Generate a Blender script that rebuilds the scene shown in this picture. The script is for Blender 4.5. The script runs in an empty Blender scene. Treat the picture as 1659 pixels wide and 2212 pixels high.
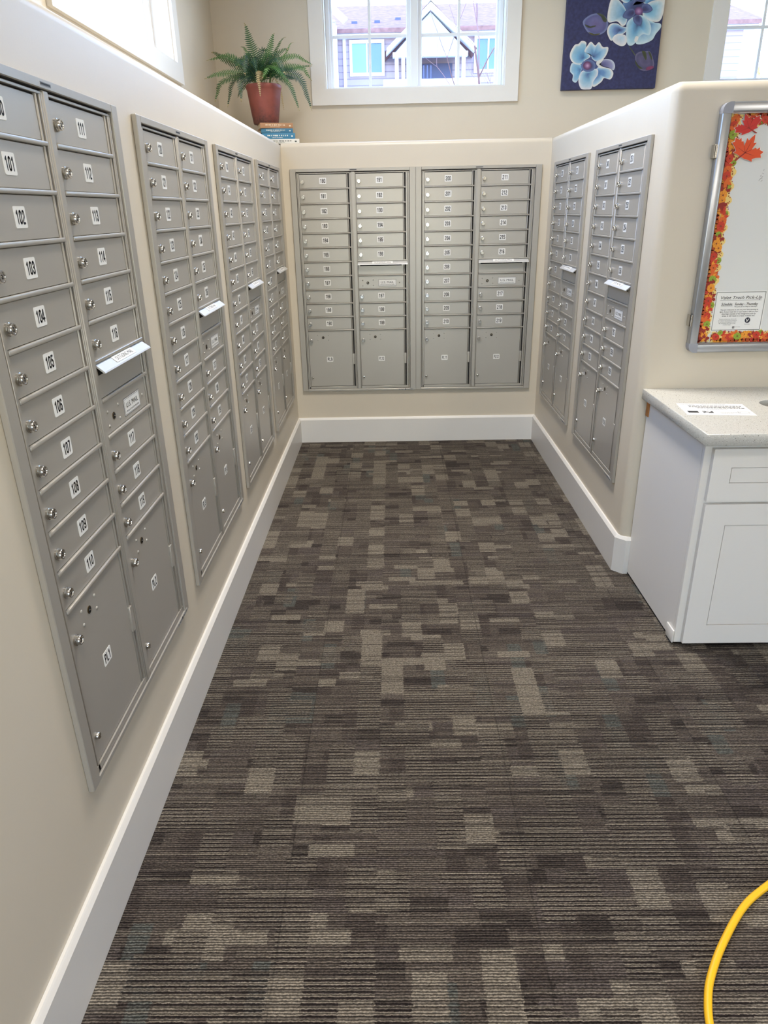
import bpy, bmesh, math, random
from mathutils import Vector, Matrix
random.seed(7)
sc = bpy.context.scene
COL = sc.collection
PI = math.pi

# ------------------------------------------------------------------ camera
FW, FH, FPX = 1659.0, 2212.0, 1536.3
cd = bpy.data.cameras.new('camera')
cam = bpy.data.objects.new('camera', cd)
COL.objects.link(cam)
cd.sensor_fit = 'VERTICAL'
cd.sensor_height = 24.0
cd.lens = FPX / FH * 24.0
cd.clip_start = 0.05
cd.clip_end = 300
CAM = Vector((0.6807, -4.9444, 1.5381))
YAW, PITCH, ROLL = 0.0169, 0.4015, -0.0203
cam.matrix_world = (Matrix.Translation(CAM) @ Matrix.Rotation(YAW, 4, 'Z')
                    @ Matrix.Rotation(PI / 2 - PITCH, 4, 'X') @ Matrix.Rotation(ROLL, 4, 'Z'))
sc.camera = cam

# ------------------------------------------------------------------ sky, sun, lamps, exposure
sc.view_settings.view_transform = 'Standard'
sc.view_settings.look = 'None'
sc.view_settings.gamma = 1.0
sc.view_settings.use_curve_mapping = False
sc.view_settings.exposure = -0.27
SKY_STRENGTH = 2.5
w = bpy.data.worlds.new('sky')
sc.world = w
w.use_nodes = True
wn = w.node_tree
wn.nodes.clear()
wo = wn.nodes.new('ShaderNodeOutputWorld')
wb = wn.nodes.new('ShaderNodeBackground')
sk = wn.nodes.new('ShaderNodeTexSky')
sk.sky_type = 'NISHITA'
sk.sun_disc = False
sk.sun_elevation = math.radians(58)
sk.sun_rotation = math.radians(50)
sk.air_density = 1.0
sk.dust_density = 0.2
sk.ozone_density = 3.5
wb.inputs['Strength'].default_value = SKY_STRENGTH
wn.links.new(sk.outputs[0], wb.inputs[0])
wn.links.new(wb.outputs[0], wo.inputs[0])
sc.cycles.max_bounces = 10
sc.cycles.diffuse_bounces = 6
sc.cycles.glossy_bounces = 4
sc.cycles.transparent_max_bounces = 12
sc.cycles.caustics_reflective = False
sc.cycles.caustics_refractive = False
sc.cycles.sample_clamp_indirect = 4.0

# measured layout (metres): left plinth face x=0, end plinth face y=0, right plinth face x=WR
UW, UH = 0.7906, 1.411
Z0 = 0.3727
XB = 0.048
WR = 1.6828
YE = -2.06           # face of the wall that carries the notice board
ZL = 1.932           # ledge height
DL = 0.45            # ledge depth
ZC = 4.3             # ceiling
YB = -8.0            # wall behind the photographer
XR = 5.0             # far side wall
ROOM_W = [(-DL, YB), (XR, DL)]

# ------------------------------------------------------------------ materials
def lin(c):
    return tuple(((v / 255) / 12.92 if v / 255 <= 0.04045 else ((v / 255 + 0.055) / 1.055) ** 2.4) for v in c)

def mat(name, rgb, rough=0.5, metal=0.0, spec=0.5, noise=0.0, nscale=8.0, bump=0.0, bscale=200.0, srgb=True, coat=0.0):
    m = bpy.data.materials.new(name)
    m.use_nodes = True
    nt = m.node_tree
    b = nt.nodes['Principled BSDF']
    c = (*lin(rgb), 1) if srgb else (*rgb, 1)
    b.inputs['Base Color'].default_value = c
    b.inputs['Roughness'].default_value = rough
    b.inputs['Metallic'].default_value = metal
    b.inputs['Specular IOR Level'].default_value = spec
    b.inputs['Coat Weight'].default_value = coat
    if noise or bump:
        tc = nt.nodes.new('ShaderNodeTexCoord')
    if noise:
        n = nt.nodes.new('ShaderNodeTexNoise')
        n.inputs['Scale'].default_value = nscale
        n.inputs['Detail'].default_value = 5
        nt.links.new(tc.outputs['Object'], n.inputs['Vector'])
        r = nt.nodes.new('ShaderNodeMapRange')
        r.inputs['From Min'].default_value = 0.3
        r.inputs['From Max'].default_value = 0.7
        r.inputs['To Min'].default_value = 1 - noise
        r.inputs['To Max'].default_value = 1 + noise
        nt.links.new(n.outputs['Fac'], r.inputs['Value'])
        mx = nt.nodes.new('ShaderNodeVectorMath')
        mx.operation = 'SCALE'
        mx.inputs[0].default_value = c[:3]
        nt.links.new(r.outputs[0], mx.inputs['Scale'])
        nt.links.new(mx.outputs[0], b.inputs['Base Color'])
    if bump:
        n2 = nt.nodes.new('ShaderNodeTexNoise')
        n2.inputs['Scale'].default_value = bscale
        n2.inputs['Detail'].default_value = 3
        nt.links.new(tc.outputs['Object'], n2.inputs['Vector'])
        bp = nt.nodes.new('ShaderNodeBump')
        bp.inputs['Strength'].default_value = bump
        bp.inputs['Distance'].default_value = 0.002
        nt.links.new(n2.outputs['Fac'], bp.inputs['Height'])
        nt.links.new(bp.outputs[0], b.inputs['Normal'])
    return m

class NB:
    """small helper to write node trees"""
    def __init__(s, m):
        s.nt = m.node_tree
    def n(s, t, **kw):
        x = s.nt.nodes.new(t)
        for k, v in kw.items():
            setattr(x, k, v)
        return x
    def put(s, sock, v):
        if isinstance(v, bpy.types.NodeSocket):
            s.nt.links.new(v, sock)
        elif v is not None:
            sock.default_value = v
    def m(s, op, a, b=None, c=None):
        x = s.n('ShaderNodeMath', operation=op)
        s.put(x.inputs[0], a)
        s.put(x.inputs[1], b)
        s.put(x.inputs[2], c)
        return x.outputs[0]
    def white(s, a, b, seed=0.0):
        cx = s.n('ShaderNodeCombineXYZ')
        s.put(cx.inputs[0], a)
        s.put(cx.inputs[1], b)
        cx.inputs[2].default_value = seed
        wn_ = s.n('ShaderNodeTexWhiteNoise', noise_dimensions='3D')
        s.nt.links.new(cx.outputs[0], wn_.inputs['Vector'])
        return wn_.outputs['Value']
    def mix(s, f, a, b):
        x = s.n('ShaderNodeMix', data_type='RGBA')
        s.put(x.inputs[0], f)
        s.put(x.inputs[6], a)
        s.put(x.inputs[7], b)
        return x.outputs[2]

def carpet_material():
    m = bpy.data.materials.new('carpet_tiles')
    m.use_nodes = True
    b = m.node_tree.nodes['Principled BSDF']
    q = NB(m)
    tc = q.n('ShaderNodeTexCoord')
    sp = q.n('ShaderNodeSeparateXYZ')
    m.node_tree.links.new(tc.outputs['Object'], sp.inputs[0])
    x0_, y0_ = sp.outputs[0], sp.outputs[1]
    fuzz = q.n('ShaderNodeTexNoise')
    fuzz.inputs['Scale'].default_value = 170.0
    fuzz.inputs['Detail'].default_value = 2.0
    m.node_tree.links.new(tc.outputs['Object'], fuzz.inputs['Vector'])
    fz = q.n('ShaderNodeSeparateColor')
    m.node_tree.links.new(fuzz.outputs['Color'], fz.inputs[0])
    x = q.m('ADD', x0_, q.m('MULTIPLY', q.m('SUBTRACT', fz.outputs[0], 0.5), 0.022))
    y = q.m('ADD', y0_, q.m('MULTIPLY', q.m('SUBTRACT', fz.outputs[1], 0.5), 0.004))
    TS = 0.6
    tx = q.m('DIVIDE', q.m('SUBTRACT', x0_, 0.40), TS)
    ty = q.m('DIVIDE', q.m('SUBTRACT', y0_, -1.25), TS)
    tix, tiy = q.m('FLOOR', tx), q.m('FLOOR', ty)
    trnd = q.white(tix, tiy, 3.0)
    # layer 1: tall blocks in columns, each column slid by its own amount
    CW, CH = 0.078, 0.105
    c1 = q.m('FLOOR', q.m('DIVIDE', x, CW))
    o1 = q.white(c1, tiy, 1.0)
    r1 = q.m('FLOOR', q.m('ADD', q.m('DIVIDE', y, CH), q.m('MULTIPLY', o1, 3.0)))
    v1 = q.white(c1, r1, 11.0)
    # layer 2: long low blocks in rows
    RH, RW = 0.040, 0.12
    r2 = q.m('FLOOR', q.m('DIVIDE', y, RH))
    o2 = q.white(r2, tix, 2.0)
    c2 = q.m('FLOOR', q.m('ADD', q.m('DIVIDE', x, RW), q.m('MULTIPLY', o2, 5.0)))
    v2 = q.white(c2, r2, 23.0)
    # layer 3: narrow upright strips
    c3 = q.m('FLOOR', q.m('DIVIDE', x, 0.05))
    r3 = q.m('FLOOR', q.m('ADD', q.m('DIVIDE', y, 0.16), q.m('MULTIPLY', q.white(c3, 0.0, 5.0), 4.0)))
    v3 = q.white(c3, r3, 31.0)
    LIGHT = (*lin((108, 101, 91)), 1)
    MID = (*lin((79, 72, 66)), 1)
    DARK = (*lin((57, 50, 47)), 1)
    DEEP = (*lin((44, 38, 36)), 1)
    TEAL = (*lin((70, 72, 69)), 1)
    PLUM = (*lin((70, 63, 60)), 1)
    base = q.mix(v1, DARK, MID)
    base = q.mix(q.m('GREATER_THAN', v2, 0.62), base, PLUM)
    base = q.mix(q.m('GREATER_THAN', v2, 0.84), base, DEEP)
    base = q.mix(q.m('LESS_THAN', v3, 0.16), base, DARK)
    base = q.mix(q.m('GREATER_THAN', v3, 0.93), base, TEAL)
    base = q.mix(q.m('GREATER_THAN', v1, 0.84), base, LIGHT)
    base = q.mix(q.m('LESS_THAN', v2, 0.08), base, LIGHT)
    # ribs of yarn running across the room
    P = 0.0063
    wob = q.n('ShaderNodeTexNoise')
    wob.inputs['Scale'].default_value = 30.0
    m.node_tree.links.new(tc.outputs['Object'], wob.inputs['Vector'])
    yy = q.m('ADD', y, q.m('MULTIPLY', wob.outputs['Fac'], 0.0025))
    ph = q.m('MULTIPLY', yy, 2 * PI / P)
    rib = q.m('POWER', q.m('MULTIPLY_ADD', q.m('SINE', ph), 0.5, 0.5), 1.3)
    ribI = q.m('FLOOR', q.m('DIVIDE', yy, P))
    # loops along the rib
    loop = q.m('MINIMUM', q.m('MAXIMUM', q.m('MULTIPLY_ADD', q.m('SUBTRACT', fz.outputs[2], 0.5), 3.0, 0.5), 0.0), 1.0)
    # stripes: in some blocks every other pair of ribs is a pale yarn
    strip = q.m('GREATER_THAN', q.m('SINE', q.m('MULTIPLY', y, 2 * PI / 0.0126)), 0.0)
    instrip = q.m('MULTIPLY', q.m('MULTIPLY_ADD', q.m('LESS_THAN', v1, 0.38), 0.78, 0.22), strip)
    base = q.mix(q.m('MULTIPLY', instrip, 0.9), base, LIGHT)
    blk = q.m('MULTIPLY', q.m('LESS_THAN', v1, 0.38), q.m('SUBTRACT', 1.0, strip))
    base = q.mix(q.m('MULTIPLY', blk, 0.75), base, DEEP)
    lineI = q.white(ribI, q.m('FLOOR', q.m('DIVIDE', x, 0.31)), 51.0)
    base = q.mix(q.m('MULTIPLY', q.m('GREATER_THAN', lineI, 0.82), 0.55), base, DEEP)
    base = q.mix(q.m('MULTIPLY', q.m('LESS_THAN', lineI, 0.10), 0.45), base, LIGHT)
    # rib shading put into the colour: grooves darkened, crowns lightened; loop to loop variation
    k = q.m('MULTIPLY_ADD', rib, 1.5, 0.30)
    k = q.m('MULTIPLY', k, q.m('MULTIPLY_ADD', loop, 0.7, 0.65))
    k = q.m('MULTIPLY', k, q.m('MULTIPLY_ADD', trnd, 0.14, 0.93))
    # seams between tiles
    fx = q.m('ABSOLUTE', q.m('SUBTRACT', q.m('FRACT', tx), 0.5))
    fy = q.m('ABSOLUTE', q.m('SUBTRACT', q.m('FRACT', ty), 0.5))
    seam = q.m('GREATER_THAN', q.m('MAXIMUM', fx, fy), 0.4965)
    k = q.m('MULTIPLY', k, q.m('SUBTRACT', 1.0, q.m('MULTIPLY', seam, 0.28)))
    vs = q.n('ShaderNodeVectorMath', operation='SCALE')
    m.node_tree.links.new(base, vs.inputs[0])
    m.node_tree.links.new(k, vs.inputs['Scale'])
    m.node_tree.links.new(vs.outputs[0], b.inputs['Base Color'])
    b.inputs['Roughness'].default_value = 0.95
    b.inputs['Specular IOR Level'].default_value = 0.15
    bp = q.n('ShaderNodeBump')
    bp.inputs['Strength'].default_value = 0.5
    bp.inputs['Distance'].default_value = 0.003
    m.node_tree.links.new(rib, bp.inputs['Height'])
    m.node_tree.links.new(bp.outputs[0], b.inputs['Normal'])
    return m

def quartz_material():
    m = mat('speckled_quartz', (212, 209, 200), 0.22)
    b = m.node_tree.nodes['Principled BSDF']
    q = NB(m)
    tc = q.n('ShaderNodeTexCoord')
    col = (*lin((200, 198, 190)), 1)
    for sc_, th, c in ((260, 0.24, (160, 160, 152)), (150, 0.18, (136, 132, 122)), (90, 0.15, (108, 104, 94)), (200, 0.26, (222, 222, 216)), (60, 0.07, (170, 160, 140))):
        v = q.n('ShaderNodeTexVoronoi')
        v.inputs['Scale'].default_value = sc_
        m.node_tree.links.new(tc.outputs['Object'], v.inputs['Vector'])
        f = q.m('LESS_THAN', v.outputs['Distance'], th)
        wn2 = q.n('ShaderNodeTexWhiteNoise', noise_dimensions='3D')
        m.node_tree.links.new(v.outputs['Position'], wn2.inputs['Vector'])
        f = q.m('MULTIPLY', f, q.m('GREATER_THAN', wn2.outputs['Value'], 0.45))
        col = q.mix(f, col, (*lin(c), 1))
    m.node_tree.links.new(col, b.inputs['Base Color'])
    return m

def glass_material():
    m = bpy.data.materials.new('window_glass')
    m.use_nodes = True
    nt = m.node_tree
    nt.nodes.clear()
    o = nt.nodes.new('ShaderNodeOutputMaterial')
    t = nt.nodes.new('ShaderNodeBsdfTransparent')
    t.inputs[0].default_value = (0.96, 0.97, 0.98, 1)
    g = nt.nodes.new('ShaderNodeBsdfGlossy')
    g.inputs['Roughness'].default_value = 0.02
    lw = nt.nodes.new('ShaderNodeLayerWeight')
    lw.inputs['Blend'].default_value = 0.5
    pw = nt.nodes.new('ShaderNodeMath')
    pw.operation = 'POWER'
    pw.inputs[1].default_value = 5.0
    f = nt.nodes.new('ShaderNodeMath')
    f.operation = 'MULTIPLY_ADD'
    f.inputs[1].default_value = 0.8
    f.inputs[2].default_value = 0.03
    nt.links.new(lw.outputs['Facing'], pw.inputs[0])
    nt.links.new(pw.outputs[0], f.inputs[0])
    mx = nt.nodes.new('ShaderNodeMixShader')
    nt.links.new(f.outputs[0], mx.inputs[0])
    nt.links.new(t.outputs[0], mx.inputs[1])
    nt.links.new(g.outputs[0], mx.inputs[2])
    nt.links.new(mx.outputs[0], o.inputs[0])
    return m

def attr_material(name, rough=0.6, noise=0.12, nscale=60.0):
    """paint whose colour comes from the strokes laid on it (a colour attribute), broken up by brush noise"""
    m = mat(name, (200, 200, 200), rough)
    b = m.node_tree.nodes['Principled BSDF']
    q = NB(m)
    a = q.n('ShaderNodeAttribute')
    a.attribute_name = 'Col'
    tc = q.n('ShaderNodeTexCoord')
    n = q.n('ShaderNodeTexNoise')
    n.inputs['Scale'].default_value = nscale
    n.inputs['Detail'].default_value = 6
    m.node_tree.links.new(tc.outputs['Object'], n.inputs['Vector'])
    k = q.m('MULTIPLY_ADD', q.m('SUBTRACT', n.outputs['Fac'], 0.5), 4 * noise, 1.0)
    vs = q.n('ShaderNodeVectorMath', operation='SCALE')
    m.node_tree.links.new(a.outputs['Color'], vs.inputs[0])
    m.node_tree.links.new(k, vs.inputs['Scale'])
    m.node_tree.links.new(vs.outputs[0], b.inputs['Base Color'])
    return m

WALL = mat('greige_wall_paint', (208, 198, 180), 0.38, spec=0.4, noise=0.012, nscale=3, bump=0.05, bscale=160)
WHITE = mat('white_trim_paint', (222, 219, 214), 0.35, noise=0.01, nscale=5)
VINYL = mat('white_vinyl', (236, 238, 240), 0.3)
CEIL = mat('ceiling_paint', (236, 233, 226), 0.9)
CARPET = carpet_material()
METAL = mat('satin_mailbox_metal', (180, 175, 166), 0.34, metal=0.35, noise=0.02, nscale=4)
METALF = mat('satin_frame_metal', (177, 172, 163), 0.36, metal=0.35, noise=0.015, nscale=5)
GAP = mat('gap_shade', (34, 33, 32), 0.8)
BLACK = mat('black_void', (8, 8, 8), 0.9)
CHROME = mat('brushed_chrome', (205, 202, 196), 0.2, metal=1.0)
BRASS = mat('dark_brass', (92, 78, 56), 0.35, metal=0.9)
LABELW = mat('white_label', (238, 237, 233), 0.5)
LABELF = mat('faded_label', (222, 221, 217), 0.5)
INK = mat('black_ink', (24, 25, 28), 0.6)
INKF = mat('faded_ink', (112, 110, 108), 0.6)
GREYL = mat('grey_sticker', (168, 168, 166), 0.5)
GREYTAG = mat('grey_tag', (120, 120, 118), 0.5)
HOODM = mat('bright_anodised_metal', (196, 196, 194), 0.45, metal=0.3)
GLASS = glass_material()
QUARTZ = quartz_material()
CABW = mat('white_cabinet_paint', (228, 226, 222), 0.38)
WOOD = mat('raw_wood', (186, 122, 60), 0.6, noise=0.2, nscale=30)
ALU = mat('anodised_aluminium', (172, 175, 180), 0.3, metal=0.8)
PAPER = mat('white_paper', (236, 235, 232), 0.6)
BOARD = mat('white_board', (222, 223, 221), 0.4)
CORD = mat('yellow_cord', (246, 190, 28), 0.4, coat=0.2)

# ------------------------------------------------------------------ mesh helpers
class MB:
    """collects shapes; build() links them as one mesh object"""
    def __init__(s):
        s.v, s.f, s.mi, s.sm, s.mats, s.cols = [], [], [], [], [], {}
    def slot(s, m):
        if m not in s.mats:
            s.mats.append(m)
        return s.mats.index(m)
    def raw(s, vs, fs, m, M=None, smooth=False, col=None):
        o = len(s.v)
        k = s.slot(m)
        for i, p in enumerate(vs):
            p = Vector(p)
            s.v.append(tuple(M @ p if M is not None else p))
            if col is not None:
                s.cols[o + i] = col[i]
        for f in fs:
            s.f.append(tuple(o + i for i in f))
            s.mi.append(k)
            s.sm.append(smooth)
    def bm(s, bm, m, M=None, smooth=False):
        bm.verts.index_update()
        s.raw([v.co.copy() for v in bm.verts], [[v.index for v in f.verts] for f in bm.faces], m, M, smooth)
        bm.free()
    def box(s, x0, x1, y0, y1, z0, z1, m, bev=0.0, seg=1, M=None):
        bm = bmesh.new()
        bmesh.ops.create_cube(bm, size=1)
        for v in bm.verts:
            v.co = Vector(((x0 + x1) / 2 + v.co.x * (x1 - x0), (y0 + y1) / 2 + v.co.y * (y1 - y0), (z0 + z1) / 2 + v.co.z * (z1 - z0)))
        if bev:
            bmesh.ops.bevel(bm, geom=bm.edges[:], offset=bev, segments=seg, affect='EDGES', profile=0.5)
        s.bm(bm, m, M, bev > 0 and seg > 1)
    def poly(s, pts, t, m, M=None, bev=0.0):
        """outline in local x,z facing -y, thickness t backwards (front at y=-t, back at y=0)"""
        n = len(pts)
        area = sum(pts[i][0] * pts[(i + 1) % n][1] - pts[(i + 1) % n][0] * pts[i][1] for i in range(n))
        if area < 0:
            pts = pts[::-1]
        if t <= 0:
            s.raw([(p[0], 0, p[1]) for p in pts], [tuple(range(n))], m, M)
            return
        vs = [(p[0], -t, p[1]) for p in pts] + [(p[0], 0, p[1]) for p in pts]
        fs = [tuple(range(n)), tuple(range(2 * n - 1, n - 1, -1))]
        fs += [(i, n + i, n + (i + 1) % n, (i + 1) % n) for i in range(n)]
        s.raw(vs, fs, m, M)
    def lathe(s, prof, m, M=None, seg=24, cap=True):
        """prof: (radius, height) pairs; axis is local z"""
        vs, fs = [], []
        for r, h in prof:
            for k in range(seg):
                a = 2 * PI * k / seg
                vs.append((r * math.cos(a), r * math.sin(a), h))
        for j in range(len(prof) - 1):
            for k in range(seg):
                a, b = j * seg + k, j * seg + (k + 1) % seg
                fs.append((a, b, b + seg, a + seg))
        if cap:
            fs.append(tuple(range(seg - 1, -1, -1)))
            e = (len(prof) - 1) * seg
            fs.append(tuple(e + k for k in range(seg)))
        s.raw(vs, fs, m, M, True)
    def tube(s, pts, rad, m, seg=8, M=None, smooth=True):
        pts = [Vector(p) for p in pts]
        n = len(pts)
        rr = rad if isinstance(rad, (list, tuple)) else [rad] * n
        vs, fs = [], []
        up = Vector((0, 0, 1))
        prev = None
        for i, p in enumerate(pts):
            d = (pts[min(i + 1, n - 1)] - pts[max(i - 1, 0)]).normalized()
            if prev is None:
                a = d.cross(up)
                if a.length < 1e-3:
                    a = d.cross(Vector((1, 0, 0)))
            else:
                a = prev - d * prev.dot(d)
            a.normalize()
            prev = a
            b = d.cross(a)
            for k in range(seg):
                t = 2 * PI * k / seg
                vs.append(p + (a * math.cos(t) + b * math.sin(t)) * rr[i])
        for i in range(n - 1):
            for k in range(seg):
                p, q = i * seg + k, i * seg + (k + 1) % seg
                fs.append((p, p + seg, q + seg, q))
        fs.append(tuple(range(seg)))
        fs.append(tuple((n - 1) * seg + k for k in range(seg - 1, -1, -1)))
        s.raw(vs, fs, m, M, smooth)
    def text(s, txt, m, M, height=None, width=None, xs=1.0, bold=0.0, shear=0.0, align='CENTER', thick=0.0):
        vs, fs = text_mesh(txt, bold, shear)
        if not vs:
            return
        x0, x1 = min(v[0] for v in vs), max(v[0] for v in vs)
        z0, z1 = min(v[1] for v in vs), max(v[1] for v in vs)
        k = height / (0.73 if height else 1)      # cap height of the built-in face is about .73
        kx = k * xs
        if width:
            kx = width / (x1 - x0)
        ox = {'CENTER': (x0 + x1) / 2, 'LEFT': x0, 'RIGHT': x1}[align]
        s.raw([((v[0] - ox) * kx, 0, v[1] * k - height / 2) for v in vs], fs, m, M)
    def build(s, name, parent=None, angle=40):
        me = bpy.data.meshes.new(name)
        me.from_pydata(s.v, [], s.f)
        for m in s.mats:
            me.materials.append(m)
        me.polygons.foreach_set('material_index', s.mi)
        me.polygons.foreach_set('use_smooth', s.sm)
        if s.cols:
            a = me.color_attributes.new('Col', 'FLOAT_COLOR', 'POINT')
            for i in range(len(s.v)):
                a.data[i].color = (*s.cols.get(i, (0.5, 0.5, 0.5)), 1)
        me.update()
        if any(s.sm):
            me.set_sharp_from_angle(angle=math.radians(angle))
        return link(name, me, parent)

def link(name, me, parent=None, loc=None, rot=None):
    o = bpy.data.objects.new(name, me)
    COL.objects.link(o)
    o.parent = parent
    if loc is not None:
        o.location = loc
    if rot is not None:
        o.rotation_euler = rot
    return o

_tc = {}
def text_mesh(txt, bold=0.0, shear=0.0):
    key = (txt, bold, shear)
    if key not in _tc:
        c = bpy.data.curves.new('t', 'FONT')
        c.body = txt
        c.size = 1.0
        c.resolution_u = 3
        c.offset = bold
        c.shear = shear
        o = bpy.data.objects.new('t', c)
        COL.objects.link(o)
        me = o.to_mesh()
        _tc[key] = ([tuple(v.co) for v in me.vertices], [tuple(p.vertices) for p in me.polygons])
        o.to_mesh_clear()
        bpy.data.objects.remove(o)
        bpy.data.curves.remove(c)
    return _tc[key]

def rrect(cx, cz, wd, ht, r, n=4):
    pts = []
    for sx, sz, a0 in ((1, 1, 0), (-1, 1, 90), (-1, -1, 180), (1, -1, 270)):
        for k in range(n + 1):
            a = math.radians(a0 + 90 * k / n)
            pts.append((cx + sx * (wd / 2 - r) + r * math.cos(a), cz + sz * (ht / 2 - r) + r * math.sin(a)))
    return pts

def smooth_closed(pts, n=5):
    out = []
    L = len(pts)
    for i in range(L):
        p0, p1, p2, p3 = (Vector(pts[(i + k - 1) % L]) for k in range(4))
        for j in range(n):
            t = j / n
            out.append(0.5 * ((2 * p1) + (p2 - p0) * t + (2 * p0 - 5 * p1 + 4 * p2 - p3) * t * t + (3 * p1 - p0 - 3 * p2 + p3) * t ** 3))
    return out

def spline(pts, n=6):
    out = []
    P = [Vector(p) for p in pts]
    P = [2 * P[0] - P[1]] + P + [2 * P[-1] - P[-2]]
    for i in range(1, len(P) - 2):
        p0, p1, p2, p3 = P[i - 1], P[i], P[i + 1], P[i + 2]
        for j in range(n):
            t = j / n
            out.append(0.5 * ((2 * p1) + (p2 - p0) * t + (2 * p0 - 5 * p1 + 4 * p2 - p3) * t * t + (3 * p1 - p0 - 3 * p2 + p3) * t ** 3))
    out.append(P[-2])
    return out

def T(x, y, z):
    return Matrix.Translation((x, y, z))

FRONT = Matrix.Rotation(PI / 2, 4, 'X')      # local z (lathe axis) -> -y

def tag(o, label=None, cat=None, group=None, kind=None):
    for k, v in (('label', label), ('category', cat), ('group', group), ('kind', kind)):
        if v:
            o[k] = v
    return o

def thing(name, label, cat, loc=(0, 0, 0), rotz=0.0, group=None, kind=None):
    o = link(name, None, None, loc, (0, 0, rotz))
    o.empty_display_size = 0.05
    return tag(o, label, cat, group, kind)

def struct(name, mb):
    return tag(mb.build(name), kind='structure')

# ------------------------------------------------------------------ added fill lamps, out of view (modelled as ceiling panels)
def added_ceiling_light(x, y, watts, label):
    t = thing('added_ceiling_light', label, 'ceiling light', (x, y, ZC), group='added ceiling lights out of view')
    b = MB()
    for a in ((-.33, .33, -.33, -.30), (-.33, .33, .30, .33), (-.33, -.30, -.30, .30), (.30, .33, -.30, .30)):
        b.box(a[0], a[1], a[2], a[3], -0.02, 0.0, WHITE)
    b.build('trim_frame', t)
    l = bpy.data.lights.new('lamp', 'AREA')
    l.shape = 'SQUARE'
    l.size = 0.58
    l.spread = math.radians(116)
    l.energy = watts
    l.color = (1.0, 0.93, 0.84)
    o = bpy.data.objects.new('lamp', l)
    COL.objects.link(o)
    o.parent = t
    o.location = (0, 0, -0.012)

for x, y, e_, lab in ((0.85, -1.75, 82.0, 'added square ceiling light, out of view, over the mouth of the mailbox alcove'), (0.75, -5.2, 45.0, 'added square ceiling light behind the photographer'),
                     (3.6, -5.4, 8.0, 'added square ceiling light, out of view, in the counter half of the room')):
    added_ceiling_light(x, y, e_, lab)

def added_pendant_light(x, y, z, watts, label):  # invented lamp out of view, gives warm frontal light
    t = thing('added_pendant_light', label, 'pendant light', (x, y, z), group='added pendant lamps out of view')
    b = MB()
    b.tube([(0, 0, .2), (0, 0, ZC - z - .03)], .006, GREYTAG, 8)
    b.build('suspension_cord', t)
    b = MB()
    b.lathe([(.06, ZC - z - .03), (.06, ZC - z - .001)], GREYTAG, None, 20)
    b.build('ceiling_cup', t)
    b = MB()
    b.lathe([(.05, .2), (.12, .19), (.15, .16)], WHITE, None, 28, False)
    b.build('lamp_shade', t)
    l = bpy.data.lights.new('lamp', 'POINT')
    l.shadow_soft_size = .14
    l.energy = watts
    l.color = (1.0, 0.93, 0.84)
    o = bpy.data.objects.new('lamp', l)
    COL.objects.link(o)
    o.parent = t

added_pendant_light(0.55, -7.5, 2.1, 40.0, 'added round pendant lamp on the mailbox side behind the photographer')
added_pendant_light(3.0, -6.4, 2.2, 75.0, 'added round pendant lamp on the counter side behind the photographer')

# ------------------------------------------------------------------ setting: floor, walls, ceiling
b = MB()
b.box(-0.44, XR, YB, DL, -0.06, 0.0, CARPET)
struct('floor', b)
b = MB()
b.box(-1.2, XR + .3, YB - .3, DL + .9, ZC, ZC + 0.15, CEIL)
struct('ceiling', b)

def rounded_block(name, x0, x1, y0, y1, z1, which, rad=0.028):
    """mass of wall with chosen edges rounded (plaster bullnose); which(edge mid, edge dir) tells"""
    bm = bmesh.new()
    bmesh.ops.create_cube(bm, size=1)
    for v in bm.verts:
        v.co = Vector(((x0 + x1) / 2 + v.co.x * (x1 - x0), (y0 + y1) / 2 + v.co.y * (y1 - y0), z1 / 2 + v.co.z * z1))
    es = [e for e in bm.edges if which((e.verts[0].co + e.verts[1].co) / 2)]
    bmesh.ops.bevel(bm, geom=es, offset=rad, segments=6, affect='EDGES', profile=0.5)
    mb = MB()
    mb.bm(bm, WALL, None, True)
    return struct(name, mb)

E5 = 1e-4
rounded_block('wall_left', -DL, 0.0, YB, DL, ZL, lambda c: abs(c.x) < E5 and abs(c.z - ZL) < E5)
rounded_block('wall_back', 0.0, WR, 0.0, DL, ZL, lambda c: abs(c.y) < E5 and abs(c.z - ZL) < E5)
rounded_block('wall_right', WR, XR, YE, DL, ZL + .004, lambda c: (abs(c.x - WR) < E5 and (abs(c.z - ZL - .004) < E5 or abs(c.y - YE) < E5)) or (abs(c.y - YE) < E5 and abs(c.z - ZL - .004) < E5), 0.034)

# upper walls with window openings, 0.25 thick, cut as pieces round the openings
def wall_with_openings(name, axis, c0, c1, a0, a1, z0, z1, holes, extra=None):
    mb = MB()
    cuts = sorted(holes)
    def put(p, q, u, v):
        if axis == 'y':
            mb.box(p, q, c0, c1, u, v, WALL)
        else:
            mb.box(c0, c1, p, q, u, v, WALL)
    x = a0
    for h0, h1, hz0, hz1 in cuts:
        put(x, h0, z0, z1)
        put(h0, h1, z0, hz0)
        put(h0, h1, hz1, z1)
        x = h1
    put(x, a1, z0, z1)
    return struct(name, mb)

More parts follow.
